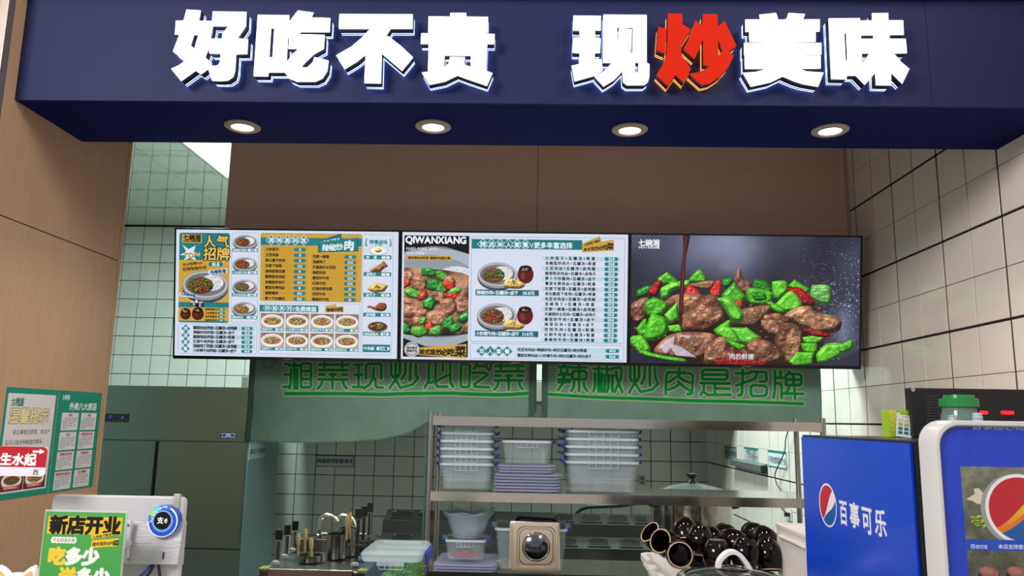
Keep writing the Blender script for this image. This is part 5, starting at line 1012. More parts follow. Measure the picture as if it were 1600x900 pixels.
# big tub with chopped greens
gx = at(607, 860, 2.46).x
gt = thing('plastic_tub', (gx+0.008, 2.58, 0.9005), 'lidded clear tub full of chopped green scallion beside the noodle boiler', 'tub'); tub_parts(gt, 0.178, 0.235, 0.278, 0.02, '', wallm=mat('clear_deep_blue_plastic', (120, 160, 184), 0.12, alpha=0.07, spec=0.6))
MB().rings([rrect(0.184, 0.242, 0.022, 0.270), rrect(0.190, 0.248, 0.022, 0.276), rrect(0.190, 0.248, 0.022, 0.290), rrect(0.178, 0.236, 0.022, 0.2985), rrect(0.130, 0.188, 0.012, 0.2985), rrect(0.124, 0.182, 0.012, 0.2945)]).build('lid', mat('clear_lid', (196, 216, 222), 0.12, alpha=0.38, spec=0.8), gt, True)
for s in (-1, 1): MB().rings([[(s*0.096, y, 0.292), (s*0.104, y, 0.286), (s*0.104, y, 0.255), (s*0.099, y, 0.255)] for y in (-0.075, 0.075)]).build('side_latch', M_CLIP, gt)
MB().box(-0.042, 0.042, -0.126, -0.124, 0.258, 0.270).build('front_hinge', mat('clear_hinge', (206, 222, 232), 0.2, alpha=0.25), gt)
random.seed(9); gm = MB()
for i in range(2600):
    x = (random.random()-0.5)*0.146; y = (random.random()-0.5)*0.196; top = 0.243-0.022*(x/0.08-0.4)**2+0.008*math.sin(x*60)*math.cos(y*50)-0.028*max(0, -x/0.08); z = top-random.random()*0.05*(1 if i < 1800 else 3.2)
    a = random.random()*6.28; b = random.random()*3.14; L = 0.005+0.005*random.random(); w = 0.0018+0.0022*random.random(); d = Vector((math.cos(a)*math.cos(b), math.sin(a)*math.cos(b), math.sin(b)*0.8)); n_ = d.cross(Vector((random.random()-.5, random.random()-.5, random.random()-.5))).normalized()*w; p = Vector((x, y, z))
    m_ = p+d.cross(n_).normalized()*0.0015; gm.add([p-d*L, m_+n_, p+d*L, m_-n_], [(0, 1, 2, 3)])
M_GR = mat('chopped_scallion', (112, 176, 56), 0.5, noise=(70, 0.55, (1,1,1)))
o = gm.build('chopped_scallion', M_GR, None); o.location = (gx+0.008, 2.58, 0.9005); tag(o, 'bright green chopped scallion filling the lidded clear tub', 'scallion', kind='stuff')

# basket of small brown soup jars
M_JAR = mat('brown_glaze', (14, 5, 4), 0.08, spec=0.28); M_RIMJ = mat('unglazed_rim', (184, 156, 122), 0.6); M_JARIN = mat('dark_glaze_inside', (8, 4, 4), 0.2, spec=0.2)
bs = thing('white_basket', (0.627, 2.86, 0.9005), 'white plastic basket heaped with glossy brown soup jars', 'basket')
MB().rings([rrect(0.30, 0.46, 0.03, 0.0), rrect(0.37, 0.55, 0.04, 0.195), rrect(0.395, 0.575, 0.045, 0.200), rrect(0.395, 0.575, 0.045, 0.188), rrect(0.40, 0.58, 0.045, 0.186), rrect(0.40, 0.58, 0.045, 0.206), rrect(0.360, 0.54, 0.04, 0.206), rrect(0.29, 0.45, 0.03, 0.006)]).build('basket_shell', mat('white_basket_plastic', (205, 205, 205), 0.45), bs, True)
MB().box(-0.212, -0.198, -0.10, 0.10, 0.19, 0.205).build('grip', mat('white_basket_plastic', (205, 205, 205), 0.45), bs, bevel=0.003)
def jar_parts(t):
    MB().lathe([(0.0, 0), (0.026, 0), (0.030, 0.004), (0.044, 0.03), (0.047, 0.05), (0.043, 0.072), (0.036, 0.086), (0.040, 0.094)], n=32, cap0=False, cap1=False).build('jar_body', M_JAR, t, True)
    MB().lathe([(0.040, 0.094), (0.0405, 0.0965), (0.0375, 0.097), (0.0365, 0.095)], n=32, cap0=False, cap1=False).build('jar_rim', M_RIMJ, t, True)
    MB().lathe([(0.0365, 0.096), (0.033, 0.086), (0.039, 0.07), (0.041, 0.05), (0.028, 0.008), (0.0, 0.006)], n=32, cap0=False, cap1=False).build('jar_inside', M_JARIN, t, True)
J0 = None
jars = [((1062, 866), 2.70, (1.45, 0.0, -0.15), 'its open mouth facing the viewer, lowest at left'), ((1043, 850), 2.78, (1.25, 0.0, -0.75), 'mouth turned left, just above the lowest jar'), ((1028, 843), 2.92, (0.9, 0.0, -1.1), 'mouth tilted up left, farthest left in the heap'),
 ((1070, 832), 2.92, (2.5, 0.3, 0.2), 'inverted and leaning, highest in the heap'), ((1093, 846), 2.80, (3.0, 0.15, 0.2), 'inverted, right of the highest one'), ((1120, 868), 2.68, (3.14, 0.0, 0.0), 'inverted, directly behind the white lid handle on its left'),
 ((1164, 866), 2.68, (3.1, 0.1, 0.0), 'inverted, directly behind the white lid handle on its right'), ((1112, 848), 2.90, (2.6, 0.4, 0.5), 'mostly hidden, in the middle of the heap'), ((1136, 840), 3.02, (2.3, -0.5, 0.3), 'lying at the back, middle of the far row'),
 ((1150, 850), 2.86, (2.5, -0.6, 0.2), 'leaning right in the middle row'), ((1180, 838), 3.00, (2.2, -0.5, 0.2), 'lying at the back, right in the far row'), ((1196, 846), 2.88, (2.4, -0.3, 0.0), 'beside the white box, upper one'), ((1200, 868), 2.72, (2.9, 0.1, 0.4), 'beside the white box, lower one'),
 ((1098, 880), 2.86, (3.14, 0, 0), 'deep in the basket, below the middle row')]
from mathutils import Euler
for (u, v), Y, rot, lab in jars:
    p = at(u, v, Y); c_ = Euler(rot).to_matrix() @ Vector((0, 0, 0.05)); loc = p-c_
    if J0 is None: J0 = thing('soup_jar', loc, 'glossy dark brown soup jar, '+lab, 'jar', 'brown soup jars heaped in the basket', rot=rot); jar_parts(J0)
    else: copy_tree(J0, loc, 'glossy dark brown soup jar, '+lab, rot=rot)
# rice cooker
rcx = at(1145, 884, 2.36).x
rc = thing('rice_cooker', (rcx, 2.36, 0.9005), 'round cooker with glass lid and arched white handle', 'rice cooker')
MB().lathe([(0.0, 0), (0.12, 0), (0.138, 0.02), (0.150, 0.10), (0.152, 0.24), (0.148, 0.25)], n=48, cap0=False).build('cooker_body', mat('cooker_grey', (58, 58, 60), 0.3, 0.4), rc, True)
MB().lathe([(0.140, 0.252), (0.158, 0.252), (0.160, 0.262), (0.152, 0.270), (0.138, 0.270)], n=48, cap0=False, cap1=False).build('steel_rim', M_POTS, rc, True)
MB().lathe([(0.139, 0.268), (0.12, 0.277), (0.08, 0.286), (0.04, 0.290), (0.0, 0.291)], n=48, cap0=False).build('glass_lid', mat('smoky_glass', (40, 42, 42), 0.04, alpha=0.8, spec=1.0), rc, True)
MB().lathe([(0.044, 0.2905), (0.046, 0.293), (0.036, 0.294), (0.034, 0.291)], n=40, cap0=False, cap1=False).build('handle_ring', M_POTS, rc, True)
hp = smooth_path([(-0.042, 0, 0.290), (-0.036, 0, 0.312), (-0.012, 0, 0.333), (0.012, 0, 0.332), (0.032, 0, 0.312), (0.046, 0, 0.289)], 5); H = []
for i, p in enumerate(hp):
    a = hp[max(i-1, 0)]; b = hp[min(i+1, len(hp)-1)]; d = (b-a).normalized(); nrm = Vector((-d.z, 0, d.x)); wv = 0.013+0.006*i/len(hp)
    H.append([p+nrm*0.007+Vector((0, -wv, 0)), p+nrm*0.007+Vector((0, wv, 0)), p-nrm*0.005+Vector((0, wv, 0)), p-nrm*0.005+Vector((0, -wv, 0))])
MB().rings(H).build('white_handle', mat('white_handle', (232, 230, 222), 0.35), rc, True, bevel=0.0015)
# white plastic box
wx = thing('white_box', (0.985, 2.57, 0.912), 'white plastic crate shaped box standing between jars and cola cooler', 'box')
MB().rings([rrect(0.305, 0.36, 0.012, 0.0), rrect(0.305, 0.36, 0.012, 0.350), rrect(0.310, 0.364, 0.014, 0.352), rrect(0.310, 0.364, 0.014, 0.3615), rrect(0.28, 0.335, 0.01, 0.3615), rrect(0.278, 0.333, 0.01, 0.355)]).build('box_shell', mat('warm_white_plastic', (214, 210, 208), 0.4), wx, True)
fp = MB(); P = smooth_path([(-0.1545, 0.13, 0.325), (-0.1545, -0.10, 0.325), (-0.1545, -0.135, 0.300), (-0.1545, -0.135, 0.02)], 4); fp.tube(P, 0.007, 8); fp.build('moulded_rib', mat('warm_white_plastic', (214, 210, 208), 0.4), wx, True)

# ================================================================== SERVICE COUNTER AND ITS THINGS (left)
CZ = 1.05
sc_ = thing('service_counter', (-0.66, 1.85, 0), 'wood fronted service counter hidden below the payment terminal', 'counter')
MB().box(-1.15, 1.15, -0.33, 0.29, CZ-0.035, CZ).build('counter_top', mat('white_stone', (214, 212, 206), 0.25), sc_, bevel=0.003); MB().box(-1.12, 1.12, -0.28, 0.26, 0, CZ-0.0352).build('front_cabinet', M_WOOD, sc_)

# payment terminal seen from its back
q0, q1 = at(82, 772, 2.0), at(288, 779, 2.0); pw = q1.x-q0.x; pcx = (q0.x+q1.x)/2; ptop = (q0.z+q1.z)/2
ps = thing('payment_terminal', (pcx, 2.0, CZ+0.0005), 'white payment terminal with round blue sticker, seen from its back', 'payment terminal')
ht = ptop-CZ; R2 = Matrix(((1,0,0,0),(0,0,1,0),(0,1,0,0),(0,0,0,1)))
M_PW = mat('terminal_white', (190, 189, 193), 0.35)
def vround(w, h, r, y, cx=0, cz=0, n=5): return [(x, y, z) for x, z, _ in rrect(w, h, r, 0, n, cx, cz)]
MB().rings([vround(pw-0.006, 0.226, 0.010, 0.0, 0, ht-0.116), vround(pw, 0.232, 0.013, 0.004, 0, ht-0.116), vround(pw, 0.232, 0.013, 0.020, 0, ht-0.116), vround(pw-0.006, 0.226, 0.010, 0.024, 0, ht-0.116)]).build('back_shell', M_PW, ps, True)
MB().rings([vround(pw-0.012, 0.22, 0.010, 0.0242, 0, ht-0.116), vround(pw-0.012, 0.22, 0.010, 0.027, 0, ht-0.116)]).build('screen_glass', M_BLACK, ps)
h0, h1 = at(186, 813, 1.99), at(284, 884, 1.99)
hx0, hx1, hz1, hz0 = h0.x-pcx-0.04, h1.x-pcx, h0.z-CZ, h1.z-CZ
MB().rings([[(hx0, -0.0005, hz0), (hx1, -0.0005, hz0), (hx1, -0.0005, hz1), (hx0, -0.0005, hz1)], [(hx0, -0.022, hz0+0.001), (hx1-0.006, -0.022, hz0+0.004), (hx1-0.004, -0.010, hz1-0.002), (hx0, -0.010, hz1-0.002)]]).build('brushed_housing', mat('brushed_white_metal', (174, 174, 178), 0.4, 0.2, noise=(30, 0.08, (0.5, 1, 14)), bump=(40, 0.25, (0.5, 1, 14))), ps, bevel=0.001)
bp = MB().box(at(197,815,1.97).x-pcx, at(205,815,1.97).x-pcx, -0.030, -0.0225, at(200,880,1.97).z-CZ, at(200,814,1.97).z-CZ).build('bracket_plate', M_PW, ps, bevel=0.002)
for v in (821, 875): s_ = at(200.5, v, 1.97); MB().lathe([(0.0, 0), (0.0035, 0), (0.003, 0.0015), (0.0, 0.002)], n=14, T=Matrix.Translation((s_.x-pcx, -0.030, s_.z-CZ)) @ Matrix.Rotation(math.pi/2, 4, 'X')).build('screw', M_STEEL, bp, True)
s_ = at(199, 849, 1.97); MB().lathe([(0.0, 0), (0.011, 0), (0.011, 0.014), (0.006, 0.015), (0.0055, 0.020), (0.0, 0.0205)], n=24, T=Matrix.Translation((s_.x-pcx, -0.031, s_.z-CZ)) @ Matrix.Rotation(math.pi/2, 4, 'X')).build('hinge_knob', M_PW, ps, True)
MB().tube([(s_.x-pcx, -0.036, s_.z-CZ), (s_.x-pcx-0.04, -0.05, s_.z-CZ-0.02), (s_.x-pcx-0.05, 0.06, 0.06)], 0.012, 12).build('stand_arm', M_PW, ps, True); MB().lathe([(0.0, 0), (0.075, 0), (0.075, 0.008), (0.0, 0.014)], (s_.x-pcx-0.05, 0.06, 0), 32).build('stand_base', M_PW, ps, True)
sl = at(254, 869, 1.975); MB().box(sl.x-pcx-0.0012, sl.x-pcx+0.0012, -0.0228, -0.021, sl.z-CZ-0.009, sl.z-CZ+0.009).build('lock_slot', M_BLACK, ps)
# round sticker
cs = Canvas(400, 400, (232, 230, 232)); X, Y = np.meshgrid(np.arange(400)+0.0, np.arange(400)+0.0); A_ = np.arctan2(Y-210, X-205); D = np.hypot(X-205, Y-210)
cs.ell(210, 222, 172, 172, (28, 84, 190)); cs.ell(205, 212, 128, 128, (240, 244, 250), line=4); cs.ell(205, 210, 118, 118, (120, 170, 230)); cs.ell(205, 208, 108, 108, (14, 16, 20))
for k in range(26):
    a = math.pi*(1.0+0.62*k/25); col = [(230,90,140), (120,230,120), (60,220,220), (70,90,230), (150,80,210)][min(4, k//6+0)]; cs.ell(205+163*math.cos(a)+6, 205+163*math.sin(a), 26, 26, col if 5 < k < 22 else (60,120,200))
for i, ch in enumerate('支付就用它有优惠'): a = math.pi*(1.06+0.5*i/7); cs.text(ch, 211+163*math.cos(a), 218+163*math.sin(a), 34, (235,240,250), bold=2, anchor='c', ang=-(a+math.pi/2))
cs.text('支', 178, 236, 84, (240,244,248), bold=4, anchor='c')
for r in (22, 36, 50):
    for k in range(9): a = -0.6+k*0.15; cs.ell(212+r*math.cos(a), 208+r*math.sin(a), 4.5, 4.5, (240,244,248))
sm = at(254, 815, 1.975); rr_ = 0.0385; oy = -0.0135
o = MB().rings([[(sm.x-pcx+r*math.cos(a*math.pi/24), oy-yy, sm.z-CZ+r*math.sin(a*math.pi/24)) for a in range(48)] for r, yy in ((rr_, -0.012), (rr_, 0.010), (rr_*0.98, 0.011))]).build('round_sticker', mat('sticker_blue', (28, 84, 190), 0.3), ps)
me = bpy.data.meshes.new('sticker_print'); n_ = 48; V = [(sm.x-pcx+rr_*0.98*math.cos(2*math.pi*a/n_), oy-0.0116, sm.z-CZ+rr_*0.98*math.sin(2*math.pi*a/n_)) for a in range(n_)]
me.from_pydata(V, [], [tuple(range(n_))]); uv = me.uv_layers.new(name='uv')
for i in range(n_): uv.data[i].uv = (0.52+0.475*math.cos(2*math.pi*i/n_), 0.46+0.475*math.sin(2*math.pi*i/n_))
link('sticker_print', me, img_mat('sticker_print', cs.a, rough=0.25), o)
tp = at(274, 784, 1.99); MB().box(tp.x-pcx-0.008, tp.x-pcx+0.008, -0.006, 0.0, tp.z-CZ-0.018, tp.z-CZ+0.018).build('clear_hook', mat('milky_clear', (200, 196, 186), 0.3, alpha=0.6), ps, bevel=0.002); MB().box(tp.x-pcx-0.007, tp.x-pcx+0.007, 0.001, 0.012, ht+0.0005, ht+0.007).build('clip_top', mat('grey_clear', (130, 134, 134), 0.3), ps, bevel=0.002)
for (u0, u1, m_) in ((236, 214, mat('blue_cable', (30, 80, 170), 0.4)), (240, 226, M_CABLE), (246, 250, M_CABLE)):
    a = at(u0, 884, 1.985); b = at(u1, 905, 1.985); MB().tube(smooth_path([(a.x-pcx, -0.012, a.z-CZ+0.004), ((a.x+b.x)/2-pcx+0.004, -0.02, (a.z+b.z)/2-CZ), (b.x-pcx, -0.02, b.z-CZ-0.01), (b.x-pcx-0.02, -0.01, 0.03), (b.x-pcx, 0.02, 0.006)], 5), 0.0035, 8).build('power_cable', m_, ps, True)

# green opening sign in an acrylic stand
g0, g1 = at(74, 797, 1.88), at(198, 801, 1.88); gw = g1.x-g0.x; gh = (g0.z+g1.z)/2-CZ-0.006
cg = Canvas(660, int(660*gh/gw), (72, 152, 76)); cg.grad(0, 0, 660, cg.h, (84, 160, 82), (48, 140, 62))
cg.rect(24, 38, 636, 176, (222, 184, 46)); cg.text('新店开业', 40, 160, 150, (28, 26, 22), bold=8, sp=0.98)
cg.poly([(390,180),(560,150),(560,185),(400,215)], (222,184,46)); cg.text('小炒肉下饭王', 404, 206, 26, INK, bold=4, ang=0.2); cg.poly([(400,222),(620,200),(620,262),(400,280)], (222, 184, 46)); cg.text('湘式现炒必吃', 406, 262, 31, INK, bold=4, ang=0.08); cg.text('菜', 580, 256, 48, INK, bold=5)
for i in range(7): cg.ell(86+i*28, 224, 22, 26, (228, 232, 220))
cg.text('开业超值优惠', 78, 236, 31, (60, 90, 60), bold=1)
cg.text('吃', 56, 402, 142, (222, 190, 60), bold=10); cg.text('多少', 196, 402, 140, (230, 232, 226), bold=10); cg.text('送', 160, 560, 142, (222, 190, 60), bold=10); cg.text('多少', 300, 560, 140, (230, 232, 226), bold=10)
cg.text('满三十八元送饮料一瓶', 80, 640, 44, (230, 232, 226), bold=3)
gs = thing('sign_stand', ((g0.x+g1.x)/2, 1.88, CZ+0.0005), 'green opening offer sign in a clear stand before the terminal', 'sign')
MB().box(-gw/2-0.003, gw/2+0.003, -0.003, 0.003, 0.004, gh+0.008).build('acrylic_pane', mat('clear_acrylic', (214, 224, 206), 0.05, alpha=0.45, spec=0.8), gs, bevel=0.0006)
quad('printed_sheet', [(-gw/2, -0.0034, gh+0.004), (gw/2, -0.0034, gh+0.004), (gw/2, -0.0034, 0.006), (-gw/2, -0.0034, 0.006)], img_mat('offer_print', cg.a, rough=0.25), gs)
MB().box(-gw/2-0.003, gw/2+0.003, -0.035, 0.035, 0.0, 0.004).build('foot', mat('clear_acrylic', (214, 224, 206), 0.05, alpha=0.45, spec=0.8), gs)

# small white lucky cat figurine
ec = at(30, 893, 1.78)
ca_ = thing('cat_figurine', (ec.x-0.003, 1.78, CZ+0.0005), 'white porcelain cat figurine with gold ears and a dark coin on its brow', 'figurine', rot=(0, 0, 0.10)); hz = ec.z-CZ-0.036
M_PORC = mat('white_porcelain', (234, 232, 228), 0.15, coat=0.4); M_GOLD = mat('gold_paint', (196, 160, 96), 0.35, 0.3); M_DK = mat('dark_brown_paint', (44, 26, 24), 0.25)
b = MB().lathe([(0.0, 0), (0.045, 0), (0.052, 0.012), (0.055, 0.045), (0.048, 0.08), (0.036, 0.105), (0.030, hz-0.03)], n=32, cap0=False, cap1=False)
def ellipsoid(mb, c, r, n=24, m=14):
    mb.rings([[(c[0]+r[0]*math.sin(math.pi*(i+0.001)/m)*math.cos(2*math.pi*j/n), c[1]+r[1]*math.sin(math.pi*(i+0.001)/m)*math.sin(2*math.pi*j/n), c[2]-r[2]*math.cos(math.pi*(i+0.001)/m)) for j in range(n)] for i in range(m+1)]); return mb
ellipsoid(b, (0, 0, hz), (0.046, 0.040, 0.034)); ellipsoid(b, (-0.03, -0.035, 0.012), (0.018, 0.024, 0.012)); ellipsoid(b, (0.03, -0.035, 0.012), (0.018, 0.024, 0.012)); b.tube([(0.042, -0.01, 0.075), (0.062, -0.02, 0.06), (0.055, -0.04, 0.05)], [0.014, 0.013, 0.011], 12)
b.build('cat_body', M_PORC, ca_, True)
for s in (-1, 1):
    T = Matrix.Translation((s*0.027, 0, hz+0.022)) @ Matrix.Rotation(s*0.38, 4, 'Y')
    e = MB().rings([[(x*0.019*k, y*0.009*k2, z) for x, y in [(math.cos(a*math.pi/8), math.sin(a*math.pi/8)) for a in range(16)]] for k, k2, z in ((1.0, 1.5, 0.0), (0.82, 1.2, 0.010), (0.5, 0.9, 0.021), (0.12, 0.4, 0.029))], T=T).build('ear', M_PORC, ca_, True)
    MB().add([T @ Vector(p) for p in ((-0.011, -0.0145, 0.001), (0.011, -0.0145, 0.001), (0.0, -0.0075, 0.021), (0.0, -0.009, 0.006))], [(0,1,2),(0,3,1),(1,3,2),(2,3,0)]).build('gold_ear_inside', M_GOLD, e)
    MB().rings([[(s*0.018+r*math.cos(a*math.pi/10), -0.0365+yy, hz-0.004+r*0.8*math.sin(a*math.pi/10)) for a in range(20)] for r, yy in ((0.006, 0.006), (0.006, -0.001), (0.003, -0.002))]).build('eye', M_DK, ca_)
o = MB().rings([[(-0.016+r*math.cos(a*math.pi/14), -0.030+yy, hz+0.016+r*0.8*math.sin(a*math.pi/14)) for a in range(28)] for r, yy in ((0.012, 0.012), (0.012, -0.003), (0.010, -0.004))]).build('brow_coin', M_DK, ca_)
MB().box(-0.0225, -0.0095, -0.0352, -0.0342, 0.0153+hz, 0.0167+hz).box(-0.0167, -0.0153, -0.0352, -0.0342, hz+0.010, hz+0.022).build('coin_mark', M_GOLD, o)
MB().lathe([(0.036, 0.098), (0.038, 0.102), (0.036, 0.106)], n=28, cap0=False, cap1=False).build('collar', mat('red_paint', (170, 30, 30), 0.4), ca_, True)

# red and white direction plate on a thin pole
s0, s1 = at(75, 699, 1.9), at(72, 745, 1.9); mz = at(60, 752-7, 1.9)
wpl = 0.30; hpl = s0.z-s1.z; ctr = s0.x-wpl/2
cp = Canvas(1200, int(1200*hpl/wpl), (224, 220, 228)); k = 1200/wpl; hs = int(cp.h*0.70); cp.rect(0, 0, 1200, hs, (176, 26, 44))
cp.text('风生水起', 622, hs*0.86, 120, (240, 238, 242), bold=6, sp=1.0); cp.poly([(1056, 34), (1122, 34), (1122, 18), (1176, 44), (1122, 68), (1122, 54), (1056, 54)], (240,238,242))
cp.text('东', 60, cp.h-20, 66, (50, 50, 54), bold=3); cp.text('正', 705, cp.h-20, 50, (50, 50, 54), bold=1); cp.text('西', 1080, cp.h-16, 58, (30, 30, 34), bold=3)
sg = thing('direction_plate', (ctr, 1.9, CZ+0.0005), 'red and white plate with an arrow in front of the posters', 'sign')
z0 = s1.z-CZ; z1 = s0.z-CZ
MB().rings([vround(wpl, z1-z0, 0.010, 0.0, 0, (z0+z1)/2), vround(wpl, z1-z0, 0.010, 0.004, 0, (z0+z1)/2)]).build('plate', mat('plate_edge', (222, 218, 224), 0.4), sg)
me = bpy.data.meshes.new('plate_print'); V = vround(wpl, z1-z0, 0.010, -0.0004, 0, (z0+z1)/2); me.from_pydata(V, [], [tuple(range(len(V)))]); uv = me.uv_layers.new(name='uv')
for i, v in enumerate(V): uv.data[i].uv = (0.5+v[0]/wpl, (v[2]-z0)/(z1-z0))
link('plate_print', me, img_mat('plate_print', cp.a, rough=0.35), sg)
MB().tube([(-0.09, 0.012, 0.0), (-0.09, 0.012, z1-0.02)], 0.006, 12).build('pole', M_STEEL, sg, True); MB().lathe([(0.0, 0), (0.05, 0), (0.05, 0.006), (0.0, 0.010)], (-0.09, 0.012, 0), 28).build('pole_base', M_STEEL, sg, True)

# ================================================================== BEVERAGE COOLER (right)
M_CBLK = mat('cooler_black', (14, 14, 16), 0.28); M_CWH = mat('cooler_white_frame', (214, 212, 210), 0.32)
CX0, CX1, CY0, CY1, CT = 0.800, 1.42, 1.672, 2.366, 1.572
co = thing('beverage_cooler', (0.8, 1.6, 0), 'tall blue beverage cooler with a round white framed door', 'cooler')
MB().box(0.004, CX1-CX0, CY0-1.6, CY1-1.6, 0.08, CT).build('body', M_CBLK, co, bevel=0.003); MB().box(0.03, CX1-CX0-0.03, CY0-1.57, CY1-1.63, 0, 0.08).build('plinth', M_CBLK, co)
SX, SY = CY1-CY0-0.028, CT-0.20; PXM = 900
cc = Canvas(int(SX*PXM), int(SY*PXM), (14, 66, 200)); cc.grad(0, 0, cc.w, cc.h, (18, 74, 206), (12, 58, 190))
def sxy(u, v): p = atX(u, v, 0.80); return (CY1-0.006-p.y)*PXM, (CT-0.006-p.z)*PXM
def globe(c, cx, cy, R, front=False, lean=0.0):
    g = c.region(cx-R-4, cy-R-4, cx+R+4, cy+R+4); X, Y = c.grid(g); a = (X-cx)/R; b = (Y-cy)/R; r = np.hypot(a, b); AA = lambda d: np.clip(0.5-d*R, 0, 1)
    ca, sa = math.cos(lean), math.sin(lean); a2 = a*ca+b*sa; b2 = -a*sa+b*ca
    c.put(g, AA(r-1), (236, 236, 238)); ins = AA(r-0.90)
    up_ = b2-(-0.02-0.34*a2-0.30*np.sin(a2*2.2)*0.6); lo = (0.30-0.42*a2+0.14*np.sin(a2*2.4))-b2
    c.put(g, ins*AA(up_), (190, 22, 40)); c.put(g, ins*AA(lo), (18, 88, 168))
    if front: yl = AA(-(up_-0.0))*AA(up_-0.34-0.2*a2); c.put(g, ins*yl, (222, 120, 30)); c.put(g, ins*AA(-(up_))*AA(up_-0.20-0.2*a2)*np.clip((a2+0.75), 0, 1), (232, 190, 60))  # orange and yellow bands paint a reflection into the emblem
ax, ay = sxy(1295, 789.5); _, t0 = sxy(1293, 754); _, t1 = sxy(1296, 825)
lx = sxy(1280, 790)[0]; rx = sxy(1308, 790)[0]
cgx = Canvas(300, 300, (14, 66, 200)); globe(cgx, 150, 150, 146, lean=-0.35)
hh = int((t1-t0)); ww = int((rx-lx)); yy = (np.arange(hh)*300/hh).astype(int); xx = (np.arange(ww)*300/ww).astype(int); sub = cgx.a[yy][:, xx]
mY, mX = np.meshgrid(np.linspace(-1, 1, hh), np.linspace(-1, 1, ww), indexing='ij'); mk = (np.hypot(mX, mY) < 0.975)[..., None]
y0_, x0_ = int(t0), int(lx); reg = cc.a[y0_:y0_+hh, x0_:x0_+ww]; cc.a[y0_:y0_+hh, x0_:x0_+ww] = np.where(mk[:reg.shape[0], :reg.shape[1]], sub[:reg.shape[0], :reg.shape[1]], reg)
for ch, u0, u1, v0, v1 in (('百', 1311, 1325, 778, 816), ('事', 1327, 1344, 782, 820), ('可', 1346, 1364, 787, 829), ('乐', 1366, 1386, 792, 833)):
    xa, ya = sxy(u0, v0); xb, yb = sxy(u1, v1); xm = sxy((u0+u1)/2, v0)[0]; hgt_ = abs(sxy((u0+u1)/2, v1)[1]-sxy((u0+u1)/2, v0)[1]); wid = xb-xa
    cc.text(ch, xa-0.04*wid, min(ya, yb)+hgt_*1.0-hgt_*0.04, hgt_*1.08, (236, 236, 238), bold=5, sx=wid/hgt_*0.98)
dp = MB().box(0.0, 0.0045, CY0-1.6+0.022, CY1-1.6-0.006, 0.20-0.006, CT-0.006).build('side_panel', mat('cooler_blue', (14, 62, 196), 0.22), co)
ya, yb = CY1-1.6-0.006, CY0-1.6+0.022
quad('side_print', [(-0.0006, ya, CT-0.006), (-0.0006, yb, CT-0.006), (-0.0006, yb, CT-0.006-SY), (-0.0006, ya, CT-0.006-SY)], img_mat('cooler_side_print', cc.a, rough=0.2, spec=0.5), dp)
# door frame, blue panel, glass
f0 = at(1461, 700, 1.60).x; ftop = at(1520, 657, 1.60).z; DW = 2*(1.11-f0)
dx = f0-0.8
def fr_ring(w, h, r, y): return vround(w, h, r, y, dx+DW/2, ftop-h/2+(0) - (0 if h > 1.2 else 0), 8)
H0 = 1.42; zc = ftop-H0/2
def ring(ins, y, r): return vround(DW-2*ins, H0-2*ins, r, y, dx+DW/2, zc, 8)
MB().rings([ring(0.0, 0.066, 0.048), ring(0.0, 0.006, 0.048), ring(0.003, 0.0, 0.046), ring(0.009, 0.0, 0.042), ring(0.012, 0.004, 0.040), ring(0.012, 0.066, 0.040), ring(0.0, 0.066, 0.048)], False, False).build('door_frame', M_CWH, co, True)
PW, PH = DW-0.024, H0-0.024; FK = 2400.0; cf = Canvas(int(PW*FK), int(PH*FK), (12, 58, 192)); pl, ptp = f0+0.012, ftop-0.012
def fxy(u, v): p = at(u, v, 1.605); return (p.x-pl)*FK, (ptp-p.z)*FK
cf.grad(0, 0, cf.w, cf.h, (14, 62, 200), (12, 56, 186))
a = fxy(1520, 668); 
cf.text('百事随心畅饮', a[0], a[1]+7, 30, (210, 224, 250), bold=3, shear=0.5, sx=1.7)
cf.rect(0, 0, cf.w, fxy(1520, 661)[1], (14, 62, 200))
q = fxy(1503, 729); q2 = fxy(1518, 900); rs = np.random.RandomState(3)
g = cf.region(q[0], q[1], cf.w-20, min(cf.h-1, q[1]+2200)); hh_, ww_ = g[3]-g[1], g[2]-g[0]; nz = fnoise(hh_, ww_, 90, rs)+0.6*fnoise(hh_, ww_, 30, rs)+0.4*fnoise(hh_, ww_, 9, rs)
tt = np.linspace(0, 1, hh_)[:, None]; v = 0.50-1.1*np.clip(tt-0.05, 0, 0.25)+nz*0.18; cf.a[g[1]:g[3], g[0]:g[2]] = np.clip(np.stack([v*0.92, v*0.95, v*0.78], -1), 0, 1)
def T_(pts): return [fxy(*p) for p in pts]
cf.poly(T_([(1512, 781), (1526, 772), (1524, 764), (1532, 763), (1538, 770), (1548, 773), (1556, 777), (1556, 788), (1530, 788), (1522, 783)]), (214, 204, 186))
x_, y_ = fxy(1538, 815); cf.scatter(x_, y_, 50, 28, 90, [(150,180,40),(110,150,40),(180,200,60)], 8, 12)
gx_, gy_ = fxy(1597, 796); Rg = fxy(1597, 741)[1]; Rg = gy_-Rg
cf.ell(gx_-22, gy_+4, Rg, Rg, (150, 156, 160)); globe(cf, gx_, gy_, Rg, True, lean=-0.15)
rr2 = fnoise(int(Rg*2), int(Rg*2), 40, rs)
a0 = fxy(1512, 843); a1 = fxy(1600, 862); cf.rect(a0[0], a0[1], cf.w-30, a1[1], (16, 74, 190), r=6); a = fxy(1520, 858)
cf.rect(a[0], a[1]-20, a[0]+19, a[1]+0, (200, 216, 240), r=4); cf.text('支', a[0]+1, a[1]-3, 17, (30, 90, 190), bold=3); cf.text('支付宝', a[0]+21, a[1]-2, 20, (236, 242, 250), bold=3, sp=0.93)
a = fxy(1563, 858); cf.text('本店支持使用支付宝红包', a[0], a[1]-1, 23, (236, 242, 250), bold=3)
